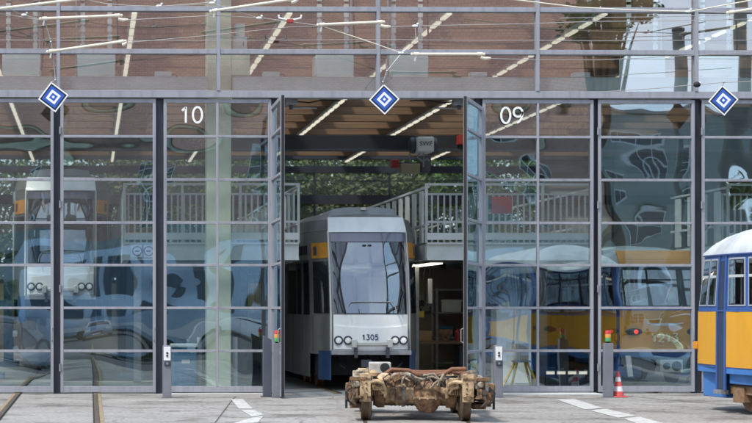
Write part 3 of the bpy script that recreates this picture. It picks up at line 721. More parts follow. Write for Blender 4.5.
# ------------------------------------------------------------------ old trams
def old_tram(label, loc, rz, low, belt, skirt, roofc, number=None, group=None, rear=True, warm=True):
    T = thing('old_tram', label, 'tram', loc, rz, group)
    LEN = 13.5
    half = [(0,-.10),(.35,-.07),(.70,.0),(.86,.09),(.90,.16),(1.02,.80),(1.10,1.55),(1.10,LEN)]
    def xw(y):
        for (xa, ya), (xb, yb2) in zip(half[3:], half[4:]):
            if y <= yb2: return xa + (xb-xa)*(y-ya)/(yb2-ya)
        return 1.10
    lean_t = [(0,0),(.7,0),(1.62,.02),(2.46,.24),(2.95,.55)]
    def lean(z):
        for (a, p), (b2, q) in zip(lean_t, lean_t[1:]):
            if z <= b2: return p + (q-p)*(z-a)/(b2-a)
        return .55
    def ring(z, inset=0, fin=None):
        fin = inset if fin is None else fin
        pts = []
        for i, (x, y) in enumerate(half):
            yy = y + lean(z)*max(0, 1-y/1.6)
            pts.append((max(0, x-inset*(1 if x > .1 else 0)), yy + (fin if y < 1.0 else (fin*.5 if y < 2 else 0)) - (inset*.6 if y > 5 else 0)))
        return [(x, y, z) for x, y in pts] + [(-x, y, z) for x, y in reversed(pts[1:])]
    def fy(x, z):
        ax = abs(x)
        for (xa, ya), (xb, yb2) in zip(half, half[1:]):
            if ax <= xb: y = ya + (yb2-ya)*(ax-xa)/(xb-xa); break
        return y + lean(z)*max(0, 1-y/1.6)
    def front(mb, xa, xb, z0, z1, off, nu=12, nv=6, zc=0):
        def fn(u, v):
            x = xa + (xb-xa)*u; z = z0 + (z1-z0)*v + zc*(1-(2*u-1)**2)
            return (x, fy(x, z)-off, z)
        return mb.slab(fn, nu, nv, (0, off+.004, 0))
    def side(mb, s, y0, y1, z0, z1, off, nu=3, nv=4):
        def fn(u, v):
            y = y0 + (y1-y0)*u; z = z0 + (z1-z0)*v
            return (s*(xw(y)+off), y + lean(z)*max(0, 1-y/1.6), z)
        return mb.slab(fn, nu, nv, (-s*(off+.005), 0, 0))
    b = MB(); b.loft([ring(.70), ring(1.0), ring(1.62), ring(2.0), ring(2.46)]); b.build('body', belt, T, angle=28)
    b = MB(); b.loft([ring(2.465, -.03), ring(2.50, -.025), ring(2.62, .03, .08), ring(2.74, .14, .22), ring(2.84, .30, .45), ring(2.91, .52, .8), ring(2.94, .78, 1.2)]); b.build('roof', roofc, T, angle=50)
    rb = MB()
    for k in range(9):
        y = .8 + k*1.4
        pts = [(-1.10,y,2.52),(-1.05,y,2.65),(-.94,y,2.765),(-.78,y,2.87),(-.55,y,2.935),(0,y,2.965),(.55,y,2.935),(.78,y,2.87),(.94,y,2.765),(1.05,y,2.65),(1.10,y,2.52)]
        if k > 0: rb.tube(pts, .008, 6)
    rb.build('roof_seam', roofc, T)
    # front
    front(MB(), -.86, .86, .74, 1.58, .012).build('front_panel', low, T)
    front(MB(), -.80, .80, 2.52 if False else 2.47, 2.66, .0) if False else None
    hd = MB(); hd.slab(lambda u, v: ((-.80+1.6*u), fy(-.80+1.6*u, 2.46)-.02+.27*v**1.5, 2.47+(.34 if number else .20)*v), 12, 5, (0,.05,0)); hd.build('front_header', low if number else roofc, T)
    front(MB(), -.82, .82, 1.64, 2.44, .010).build('windscreen_surround', M_rub, T)
    for xa, xb in ((-.79,-.33), (-.29,.29), (.33,.79)):
        front(MB(), xa, xb, 1.68, 2.40, .016, 6, 5).build('windscreen', M_wsglass2, T)
    dv = MB(); front(dv, -.80, .80, 2.19, 2.215, .022); dv.build('windscreen_bar', M_rub, T)
    for s in (-1, 1):
        h = MB(); h.add([(x_*1.55+s*.60*(1-1.55), y_, 1.15+(z_-1.15)*.62) for x_, y_, z_ in MB().lathe((s*.60, fy(.62,1.15), 1.15), (0,-1,0), [(.115,0),(.115,.03),(.10,.045)], 24).v], MB().lathe((0,0,0), (0,-1,0), [(.1,0),(.1,.03),(.1,.045)], 24).f); hh = h.build('lamp_bezel', M_rub, T)
        MB().lathe((s*.58, fy(.6,1.15)-.046, 1.15), (0,-1,0), [(.045,0),(.036,.02)], 18).build('tail_light', mat('lit red lens', (.5,.02,.02), .3, emit=(1,.05,.03), estr=.9) if s < 0 else M_red, hh)
    if number:
        digits('fleet_number', number, .165, M_gold, T, (-.02, -.145, .95), .2, .86, .07)
        tr_ = MB(); tr_.slab(lambda u, v: ((-.36+.74*u), fy(-.36+.74*u, 1.3)-.02, 1.27+.05*(2*u-1)**2+.055*v*(1-.6*abs(2*u-1))), 14, 2, (0,.02,0)); tr_.build('trim_line', M_white, T)
        bx = MB(); bx.box(-.16,.30,-.25,.0,.34,.59); cpl = bx.build('coupler_plate', M_chrome, T, bevel=.02)
        MB().lathe((.17,-.251,.465), (0,-1,0), [(.10,0),(.09,.02),(.04,.0205)], 20).build('coupler_cone', M_rub, cpl)
        MB().lathe((-.03,-.251,.465), (0,-1,0), [(.075,0),(.06,.015)], 20).build('coupler_cup', M_dark, cpl)
        MB().slab(lambda u, v: (-.76+.1*u-.05*v, -.12, .25+.42*v), 2, 4, (0,.04,0)).build('fender', M_white, T)
    front(MB(), -.87, .87, .64, .735, .012, 10, 2).build('bumper', skirt, T)
    # sides
    for s in (-1, 1):
        side(MB(), s, .17, .92, .74, 1.575, .012).build('side_panel', low, T)
        wins = [(.23,.50),(.60,.87)]
        y = 1.36
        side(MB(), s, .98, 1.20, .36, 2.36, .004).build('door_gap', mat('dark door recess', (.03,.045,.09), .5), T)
        side(MB(), s, .93, .98, .36, 2.44, .016).build('door_post', belt, T); side(MB(), s, 1.20, 1.26, .36, 2.44, .016).build('door_post', belt, T)
        while y < LEN-1:
            side(MB(), s, y-.08, y+1.28, .72, 1.575, .012).build('side_panel', low, T)
            wins += [(y, y+.46), (y+.60, y+1.24)]
            y += 1.40
        for k, (a, c) in enumerate(wins):
            wf = side(MB(), s, a-.03, c+.03, 1.66, 2.40, .012).build('window_frame', mat('pale window frame', (.34,.37,.42), .4) if not number else belt, T)
            side(MB(), s, a-.002, c+.002, 1.683, 2.372, .0145).build('rubber_seal', M_rub, wf)
            side(MB(), s, a+.012, c-.012, 1.695, 2.36, .017).build('pane', M_swin if not number else M_tglass, wf)
            side(MB(), s, a, c, 2.10, 2.14, .021, 2, 1).build('sash_bar', M_rail, wf)
        # skirt boxes
        for (a, c, z0) in ((.25, .92, .22), (1.27, 2.6, .46), (4.4, 6.3, .26), (6.6, 8.4, .26), (9.8, 11, .30)):
            bb = MB(); x1 = xw(a)-.05
            bb.box(min(s*x1, s*(x1-.5)), max(s*x1, s*(x1-.5)), a, c, z0, .70); bb.build('skirt_box', skirt, T, bevel=.015)
        side(MB(), s, .17, LEN-.5, .62, .70, .006, 10, 1).build('sill', skirt, T)
        MB().box(min(s*1.0,s*1.13), max(s*1.0,s*1.13), 1.0, 1.22, .30, .36).build('door_step', M_galv, T)
        gt = MB(); gt.tube([(s*(xw(y_)+.02), y_ + lean(2.45)*max(0, 1-y_/1.6), 2.455) for y_ in [.17,.5,.9,1.3,1.55] + [1.55+q*.8 for q in range(1, 15)]], .016, 6); gt.build('rain_gutter', belt, T)
        for (a, c) in ((.925, .93), (1.268, 1.272), (2.61, 2.615), (4.0, 4.005), (5.4, 5.405)): side(MB(), s, a, c, .74, 1.58, .0135, 1, 3).build('panel_seam', M_rub, T)
        side(MB(), s, .20, 6.0, 1.575, 1.60, .016, 12, 1).build('waist_rail', belt, T)
        ind = MB(); ind.box(s*.93-.02, s*.93+.02, .08, .20, .97, 1.09); ind.build('indicator', M_amber, T, bevel=.01)
    MB().box(-.78,.78,.25,LEN-.4,.42,.70).build('underframe', M_black, T)
    for yy in (1.5, 3.4, 9.5, 11.4):
        for s in (-1, 1):
            k = MB(); k.lathe((s*.66, yy, .35), (s,0,0), [(.35,0),(.35,.03),(.32,.035),(.31,.13),(.12,.14)], 24); k.build('wheel', M_rust, T)
    for y0 in (1.15, 9.2):
        for s in (-1, 1):
            k = MB(); k.box(s*.88-.06, s*.88+.06, y0, y0+2.5, .30, .44); k.box(s*.88-.10, s*.88+.10, y0+.15, y0+.45, .18, .42); k.box(s*.88-.10, s*.88+.10, y0+2.05, y0+2.35, .18, .42); k.build('bogie_frame', M_rust, T, bevel=.01)
    return T
M_wsglass2 = glass_mat('old tram windscreen', (.45, .55, .55), .22, .8)
M_swin = glass_mat('old tram side glass', (.55, .58, .58), .28, .9)
M_orange = mat('brown orange tram paint', (.80, .37, .045), .4, 0, (.70, .32, .04), 2.5, coat=.3)
M_yellow = mat('amber yellow tram paint', (.70, .345, .025), .42, 0, (.58, .275, .03), 1.7, coat=.2, bump=.06, bscale=3, lo=.4, hi=.72, stretch=(1, 1, .35))
M_wblue = mat('tram blue', (.045, .11, .33), .4, 0, (.04, .09, .27), 3, coat=.2)
M_roofw = mat('weathered white roof', (.50, .53, .54), .6, 0, (.30, .32, .33), 2.2, .15, lo=.46, hi=.74, stretch=(1, 1, .6))
M_roofg = mat('pale blue grey roof', (.42, .50, .51), .5, 0, (.36, .43, .44), 2)
orange = old_tram('brown orange tram numbered 1213 behind the right glass gate', (GC[2], 31.75, 0), 0, M_orange, M_wblue, M_wblue, M_roofg, '1213', None)
yellow = old_tram('yellow and blue tram with white roof outside at the right edge', (10.67, 25.62, 0), math.pi + R(9), M_yellow, M_wblue, mat('bright skirt blue', (.06, .19, .48), .4, 0, (.05,.16,.4), 4), M_roofw, None, None)
st = MB(); st.box(1.121, 1.126, 2.06, 2.30, 1.69, 1.93); stk = st.build('sticker', mat('orange sticker', (.85,.16,.03), .5), yellow)
# pit lamps under the orange tram's side
for k in range(4):
    x, y = PX(550 + k*11, 33.0), 33.0 + k*.01
    t_ = thing('floor_lamp', 'small lit floor lamp left of the orange tram, %s from the left' % ('first', 'second', 'third', 'fourth')[k], 'lamp', (x, y, .27), group='lit floor lamps beside the orange tram')
    MB().box(-.10,.10,-.03,.03,-.27,-.04).build('housing', M_dark, t_); MB().box(-.085,.085,-.04,-.031,-.03,.03).build('tube', M_lamp, t_)
    MB().box(-.10,.10,-.03,.03,-.0395,.05).build('reflector', M_galv, t_)

# ------------------------------------------------------------------ things inside the hall
M_yl = mat('yellow leg paint', (.55,.38,.06), .5)
M_bblue = mat('blue drum paint', (.04, .22, .40), .4, 0, (.03,.17,.33), 4)
x, y = PX(184, 31.0), 31.0
t_ = thing('drum', 'blue lidded bin standing behind the 10 panel beside a grey post', 'bin', (x, y, 0))
k = MB(); k.box(-.24,.24,-.22,.22,.06,.86); k.build('body', M_bblue, t_, bevel=.04)
MB().box(-.27,.27,-.25,.25,.862,.93).build('lid', M_teal, t_, bevel=.02); MB().box(-.06,.10,-.226,-.221,.55,.62).build('sticker', M_white, t_)
for s in (-1,1): MB().cyl((s*.2-.03,.15,.06),(s*.2+.03,.15,.06),.06).build('wheel', M_rub, t_)
for i, px in enumerate((200.5, 236.5)):
    x = PX(px, 30.9)
    tag(MB().cyl((x, 31.2, 0), (x, 31.2, 1.05), .05, n=14).build('guard_post', M_rail), 'short pale guard post %s of the concrete column' % ('left', 'right')[i], 'bollard', 'guard posts beside the column')
# workbench in the bay right of the silver tram
t_ = thing('workbench', 'cluttered dark workbench under the platform right of the silver tram', 'workbench', (7.75, 35, 0))
MB().box(-.8,1.6,-.35,.35,.84,.90).build('top', mat('bench wood', (.22,.14,.08), .7, 0, (.15,.1,.06), 5), t_)
for sx in (-.75, 1.55):
    for sy in (-.3,.3): MB().box(sx-.04, sx+.04, sy-.04, sy+.04, 0, .84).build('leg', M_dark, t_)
MB().box(.4,1.4,-.3,.3,.15,.80).build('drawer_unit', M_dark, t_)
def bench_item(nm, lab, cat, fn, m_):
    k = MB(); fn(k); tag(k.build(nm, m_), lab, cat)
bench_item('parts_box', 'tan parts box lying on the workbench', 'box', lambda k: k.box(7.2,7.55,34.75,35.1,.905,1.12), mat('cardboard', (.42,.28,.14), .8, 0, (.35,.22,.1), 4))
bench_item('vise', 'small rusty bench vise on the workbench edge', 'vise', lambda k: (k.box(7.75,7.95,34.72,34.95,.905,1.05), k.box(7.70,8.0,34.7,34.78,1.05,1.16), k.cyl((7.85,34.55,1.0),(7.85,34.9,1.0),.02)), M_rust)
bench_item('red_can', 'small red can on the workbench', 'can', lambda k: k.lathe((8.15,34.85,.903),(0,0,1),[(.07,0),(.07,.2),(.03,.23),(.03,.26)],14), M_red)
# work lamp row and wall behind
t_ = thing('platform_lamp', 'lit fluorescent lamp under the platform right of the silver tram', 'lamp', (7.0, 32.6, 2.5))
MB().box(6.95,7.25,32.2,38.0,2.555,2.585).build('housing', M_galv, t_, wl=True); MB().box(6.98,7.22,32.22,37.98,2.53,2.554).build('tube', mat('bright lamp tube', (.9,.88,.8), .5, emit=(1,.93,.74), estr=1.5), t_, wl=True)
pl = MB().box(6.75, 10.0, 38.3, 38.45, 0, 2.585).build('partition_wall', mat('brownish partition', (.26,.24,.20), .8, 0, (.20,.185,.16), 1)); tag(pl, 'dark partition wall under the platform right of the silver tram', 'wall')
pl = MB().box(.9, 3.9, 40, 40.15, 0, 2.585).build('partition_wall', MATS['brownish partition']); tag(pl, 'dark partition wall under the platform behind the 10 panel', 'wall')
t_ = thing('wall_switch', 'small grey switch panel with black dial on the dark partition wall', 'switch panel', (8.05, 38.26, 1.75))
MB().box(-.25,.2,-.05,.02,-.2,.2).build('plate', mat('grey plate', (.25,.25,.23), .6), t_); MB().lathe((0,-.051,0),(0,-1,0),[(.08,0),(.07,.03)],14).build('dial', M_blk, t_)
t_ = thing('wall_lamp', 'narrow upright white lamp hanging in the dark bay', 'lamp', (7.35, 34.0, 2.0))
MB().box(-.045,.045,-.04,.04,-.28,.26).build('tube', M_white, t_, bevel=.015); MB().cyl((0,0,.26),(0,0,.585),.01,n=6).build('cord', M_rub, t_); MB().box(-.06,.06,-.05,.05,-.33,-.281).build('end_cap', M_dark, t_)
t_ = thing('storage_rack', 'grey steel rack with shelves against the dark partition wall', 'rack', (8.9, 37.9, 0))
for sx in (-.6,.6):
    for sy in (-.25,.25): MB().box(sx-.025,sx+.025,sy-.025,sy+.025,0,2.1).build('upright', M_galv, t_)
for z in (.3,.9,1.5,2.05): MB().box(-.62,.62,-.27,.27,z,z+.03).build('shelf', M_galv, t_)
for i, (x, z, wd, hh, m_, lab) in enumerate(((8.55,.932,.3,.25,M_bblue,'small blue crate on the second shelf of the rack'), (9.0,.932,.35,.2,MATS['cardboard'],'cardboard box on the second shelf of the rack'), (8.7,1.532,.4,.3,M_teal,'pale teal crate on the third shelf of the rack'), (9.2,1.532,.3,.22,M_red,'red crate on the third shelf of the rack'))):
    k = MB(); k.box(x-wd/2,x+wd/2,37.7,38.05,z,z+hh); k.box(x-wd/2-.015,x+wd/2+.015,37.685,38.065,z+hh-.04,z+hh-.01); tag(k.build('crate', m_, bevel=.01), lab, 'crate', 'crates on the rack shelves')
t_ = thing('hanging_cable', 'black cable loop hanging beside the upright white lamp', 'cable', (7.15, 34.6, 2.5))
MB().tube([(0,0,.02),(.03,0,-.5),(.12,0,-.95),(.22,0,-.7),(.2,0,-.1),(.24,0,.02)], .018, 6).build('cord', M_rub, t_); MB().box(.05,.19,-.05,.05,-1.08,-.94).build('control_box', M_yl, t_, bevel=.01)
# trestle and cabinet behind the 09 panel
t_ = thing('trestle', 'yellow legged folding trestle behind the 09 panel', 'trestle', (PX(521,31.0), 31.0, 0))
for s in (-1, 1):
    for yy in (-.2, .2): MB().beam((s*.30, yy*1.6, 0), (s*.10, yy*.4, .56), .035, .035).build('leg', M_yl, t_)
MB().box(-.16,.16,-.14,.14,.56,.60).build('top', M_galv, t_, bevel=.01)
bench_item('cable_box', 'pale box standing on the yellow legged trestle', 'box', lambda k: k.box(PX(521,31.0)-.12, PX(521,31.0)+.12, 30.88, 31.12, .602, .93), mat('cream box', (.52,.47,.36), .6))
t_ = thing('cabinet', 'tall pale grey cabinet behind the 09 panel', 'cabinet', (PX(511,32.2), 32.2, 0))
MB().box(-.36,.36,-.22,.22,.05,1.62).build('carcass', M_rail, t_, bevel=.01)
for s in (-1,1): MB().box(s*.18-.165, s*.18+.165,-.235,-.2201,.1,1.58).build('door', M_beam, t_, bevel=.004)
MB().box(-.03,-.015,-.25,-.2355,.8,.95).build('handle', M_blk, t_)
MB().box(-.33,.33,-.18,.18,0,.0499).build('plinth', M_dark, t_)

# ------------------------------------------------------------------ posts and signals in front of the facade
M_post = mat('grey post paint', (.20, .205, .23), .5, .1, (.17,.175,.20), 5)
def signal_post(px, label, lit=True, D=28.6, h=.99):
    x = PX(px, D)
    t_ = thing('signal_post', label, 'signal post', (x, D, 0), group='signal posts beside the gates')
    MB().box(-.08,.08,-.06,.06,.012,h).build('post', M_post, t_, bevel=.006)
    MB().box(-.10,.10,-.09,.09,0,.0119).build('foot_plate', M_post, t_)
    MB().cyl((0,0,h),(0,0,h+.03),.035,n=16).build('lamp_base', M_rub, t_)
    for k, (c, nm) in enumerate((((.05,.24,.08), 'green'), ((.55,.24,.04), 'amber'), ((.50,.04,.035), 'red'))):
        z = h + .03 + k*.068
        o = MB(); o.lathe((0,0,z), (0,0,1), [(.052,0),(.052,.062),(.05,.066)], 20); o.build('signal_lamp', mat(nm+' signal lens', c, .3, emit=c, estr=.06), t_)
    return t_
signal_post(277, 'grey post with red amber green signal beside the left open gate leaf')
signal_post(608, 'grey post with red amber green signal beside the traffic cone')
x = PX(267.3, 28.9)
t_ = thing('guide_post', 'dark blue grey post with slanted top left of the signal post', 'bollard', (x, 28.9, 0))
k = MB(); k.loft([[(-.08,-.06,.012),(.075,-.06,.012),(.075,.06,.012),(-.08,.06,.012)], [(-.08,-.06,1.13),(.075,-.06,1.05),(.075,.06,1.05),(-.08,.06,1.13)]]); k.build('post', mat('slate post', (.09,.10,.13), .5, .1, (.075,.085,.11), 4), t_, bevel=.005)
MB().box(-.12,.10,-.09,.09,0,.0119).build('foot_plate', M_dark, t_)
def control_post(px, label, D=28.6):
    x = PX(px, D)
    t_ = thing('control_post', label, 'control post', (x, D, 0), group='control posts beside the fixed panels')
    MB().box(-.078,.078,-.06,.06,.012,.95).build('post', M_post, t_, bevel=.006)
    MB().box(-.1,.1,-.085,.085,0,.0119).build('foot_plate', M_post, t_)
    pn = MB().box(-.062,.062,-.072,-.0601,.68,.93).build('panel', M_white, t_, bevel=.004)
    for zz in (.765, .815): MB().lathe((.0,-.0721,zz),(0,-1,0),[(.02,0),(.018,.012)],14).build('button', M_blk, pn)
    MB().box(-.05,.06,-.085,-.0601,.585,.665).build('key_switch', M_dark, t_, bevel=.006)
    MB().lathe((.0,-.0851,.625),(0,-1,0),[(.022,0),(.02,.01)],14).build('lock', M_galv, t_)
control_post(167, 'grey control post with white button panel before the 10 panel')
control_post(498, 'grey control post with white button panel before the 09 panel')
# cone
x = PX(618, 28.7)
t_ = thing('traffic_cone', 'red and white striped traffic cone at the foot of the right signal post', 'traffic cone', (x, 28.7, 0))
M_cr = mat('faded red cone plastic', (.62,.10,.09), .5, 0, (.55,.08,.07), 5); M_cw = mat('white cone band', (.75,.72,.70), .5)
k = MB(); k.box(-.145,.145,-.145,.145,0,.03); k.build('base', M_cr, t_, bevel=.012)
zz = [.03,.11,.20,.29,.37,.47]
def cr_(z): return .105 - (.105-.022)*(z-.03)/.44
for i in range(5):
    k = MB(); k.lathe((0,0,0),(0,0,1),[(cr_(zz[i]), zz[i]), (cr_(zz[i+1]), zz[i+1])], 24); k.build('band', M_cr if i % 2 == 0 else M_cw, t_)

# ------------------------------------------------------------------ hanging diamond signs
M_sblue = mat('signal blue', (.03, .10, .42), .4); M_sblk = mat('sign black', (.012,.012,.02), .4); M_swht = mat('sign white', (.82,.83,.84), .4)
M_signback = mat('grey sign back', (.035,.04,.05), .6)
WD = 28.9
def diamond(px, py, rot, label, drop):
    x, z = PX(px, WD), PZ(py, WD, px)
    t_ = thing('diamond_sign', label, 'sign', (x, WD, z), group='blue diamond signs hanging before the facade')
    rm = Matrix.Rotation(rot, 3, 'Y')
    MB().obox((0,.012,0), (.40,.016,.40), rm).build('back_plate', M_signback, t_)
    for i, (sz, m_) in enumerate(((.40,M_swht),(.352,M_sblk),(.30,M_sblue),(.198,M_swht),(.112,M_sblue),(.042,M_swht))):
        MB().obox((0,.0025-i*.0022,0), (sz,.002,sz), rm).build('ring' if i < 5 else 'centre', m_, t_)
    h = MB(); top = rm @ Vector((-.19,0,.19)) if rot > 0 else rm @ Vector((.19,0,.19))
    tips = [rm @ Vector((a*.2,0,b2*.2)) for a in (-1,1) for b2 in (-1,1)]
    tip = max(tips, key=lambda p: p.z)
    pts = [(tip.x, .006, tip.z-.02)] + [(p[0]-x, 0, p[1]-z) for p in drop]
    h.tube(pts, .009, 6); h.build('hanger', M_galv, t_)
    for p in pts[1:]: MB().ball(p, .022, 8).build('clamp', M_galv, t_)
def wp(px, py): return (PX(px, WD), PZ(py, WD, px))
diamond(53.3, 97, R(45-8), 'blue black white nested diamond sign before the left gate', [wp(55.5,80), wp(53,52), wp(51,42), wp(45,22)])
diamond(384.3, 99.3, R(45-2), 'blue black white nested diamond sign before the open gate', [wp(383,82), wp(387,71), wp(401,54)])
diamond(723.3, 100.3, R(45-4), 'blue black white nested diamond sign before the right gate', [wp(724,82)])
# ------------------------------------------------------------------ overhead wires and insulating rods
def rod(a, b2, label, tail=None):
    pa, pb = wp(*a), wp(*b2)
    mid = ((pa[0]+pb[0])/2, WD-.04, (pa[1]+pb[1])/2)
    t_ = thing('insulator_rod', label, 'insulator', mid, group='cream insulating rods on the span wires')
    A = Vector((pa[0]-mid[0], 0, pa[1]-mid[2])); B = Vector((pb[0]-mid[0], 0, pb[1]-mid[2])); d = (B-A).normalized()
    k = MB(); k.cyl(A, B, .026, n=12); k.build('rod', M_grp, t_)
    for e, s in ((A,-1),(B,1)):
        k = MB(); k.cyl(e-d*s*.04, e+d*s*.05, .036, n=12); k.ball(e+d*s*.08, .03, 10); k.build('end_fitting', M_grp, t_)
    k = MB(); k.obox(A+Vector((-.02,0,-.06)), (.03,.03,.14), Matrix.Rotation(.2,3,'Y')); k.build('clamp', M_chrome, t_)
    if tail:
        k = MB(); q = Vector((wp(*tail)[0]-mid[0], 0, wp(*tail)[1]-mid[2])); k.tube([B+Vector((.02,0,-.06)), (B+q)/2+Vector((0,0,-.045)), q], [.03,.035,.02], 8); k.build('strain_clamp', M_grp, t_)
rod((-12,10.5), (84,-1), 'long thick cream insulating rod sloping out of the top left corner')
rod((45,19), (117,16), 'cream insulating rod nearly level above the left gate', (128,20))
rod((52,51.5), (121,42), 'cream insulating rod sloping up right, lowest above the left gate', (127,42.5))
rod((215,11), (290,0), 'cream insulating rod sloping up above the 10 panel', (300,-2))
rod((322,25), (379,22.5), 'cream insulating rod level above the open gate', (390,27))
rod((416,54.5), (479,54.5), 'cream insulating rod level on the transom right of the open gate', (490,58.5))
rod((731,12.5), (790,4), 'cream insulating rod at the top right corner')
# pale saddle clamp with horns seen at the top of the second strip light
hc = thing('saddle_clamp', 'white two horned wire clamp with red centre above the open gate', 'wire clamp', (PX(290,WD), WD, PZ(18,WD,290)))
MB().tube([(-.21,0,.06),(-.20,0,.0),(-.08,0,-.03),(.08,0,-.03),(.20,0,.0),(.21,0,.06)], .018).build('horns', M_swht, hc)
MB().box(-.06,.06,-.03,.03,-.09,-.02).build('centre', M_red, hc, bevel=.01)
def wire(pts, r, label, m_=None, extra=()):
    P = [Vector((wp(*p)[0], WD, wp(*p)[1])) for p in pts]
    t_ = thing('span_wire', label, 'wire', P[0], group='overhead wires before the facade')
    out = []
    for a, b2 in zip(P, P[1:]):
        n_ = max(1, int((b2-a).length/1.0))
        for q in range(n_):
            f = q/n_; out.append(a.lerp(b2, f) - P[0] - Vector((0,0,.012*math.sin(math.pi*f))))
    out.append(P[-1]-P[0])
    MB().tube(out, r, 6).build('strand', m_ or M_wire, t_)
    for e in extra:
        p = Vector((wp(*e)[0], WD, wp(*e)[1])) - P[0]
        k = MB(); k.ball(p, .032, 10, (1.8,1,.8)); k.ball(p+Vector((.05,0,.04)), .022, 8); k.build('wire_clamp', M_swht, t_)
wire([(-300,38.5),(0,40),(376,39.5),(752,40.2),(1000,41)], .0055, 'thin wire running level across the whole glass front')
wire([(-60,2),(9,9),(24,15),(45,21)], .008, 'wire sloping down right in the top left corner', extra=[(24,15)])
wire([(-80,8),(0,13.5),(45,21)], .008, 'lower wire sloping to the rod end above the left gate')
wire([(76,-2),(105,3.5),(128,5.5),(160,6.5),(215,2)], .008, 'wire passing above the column at the top edge', extra=[(159,6)])
wire([(128,20),(215,15.5),(262,18),(322,26)], .008, 'wire from the left gate rods to the open gate rod', extra=[(259,18)])
wire([(160,6.5),(214,4),(262,19)], .007, 'short slack wire above the 10 panel', extra=[(212,3)])
wire([(322,26),(376,44),(401,53)], .010, 'thick pale wire sloping down to the diamond sign before the open gate', M_grp, extra=[(401,53)])
wire([(128,42.5),(290,27),(322,26)], .006, 'faint wire climbing right from the lowest left rod')
wire([(390,27),(415,26),(460,25),(590,21.5),(752,19)], .007, 'wire running from the open gate rod toward the right edge', extra=[(415,26)])
wire([(415,26),(416,40),(402,53)], .006, 'short drop wire left of the level transom rod')
wire([(492,-3),(580,7.5),(690,11.5),(752,0)], .012, 'thick bright wire across the top right panes', M_grp, extra=[(688,11.5)])
wire([(490,58.5),(600,60),(700,55),(780,50)], .006, 'faint wire running right from the transom rod')
wire([(690,11.5),(731,13)], .007, 'short wire joining the clamp to the top right rod')
wire([(560,18),(650,17),(731,15)], .006, 'thin wire below the thick bright wire at the right')
wire([(600,92),(660,88),(697,84.5),(723,82.5),(800,79)], .007, 'wire carrying the right diamond sign')
bi = thing('ball_insulator', 'dark ball insulator on the wire left of the right diamond sign', 'insulator', (PX(697,WD), WD, PZ(84.5,WD,697)))
MB().ball((0,0,0), .055, 14, (1.25,1,1)).build('ball', M_rub, bi); MB().ball((.045,0,.02), .035, 10).build('cap', M_swht, bi)

# ------------------------------------------------------------------ the bogie
M_brust = mat('dusty rusty casting', (.31, .185, .095), .85, 0, (.075, .038, .02), 13, .6, 50, lo=.34, hi=.66, detail=10)
M_btan = mat('sandy dust over steel', (.52, .375, .215), .9, 0, (.15, .08, .04), 11, .5, 45, lo=.44, hi=.72, detail=10)
M_bdark = mat('oily dark casting', (.05, .042, .036), .6, 0, (.14, .09, .055), 8, .5, 30, lo=.4, hi=.75)
M_bgrey = mat('dusty grey green paint', (.38, .35, .27), .8, 0, (.12, .07, .04), 9, .5, 45, lo=.38, hi=.60, detail=10)
M_bred = mat('red oxide pipe', (.25, .095, .05), .75, 0, (.13,.06,.03), 10, .3)
BD = 22.55
bx0 = PX(411.5, BD+.33)
bog = thing('bogie', 'rusty tan motor bogie with two wheelsets standing in front of the silver tram', 'bogie', (bx0, BD, 0), R(-9))
WB = 1.85; RW = .335; WX = .725
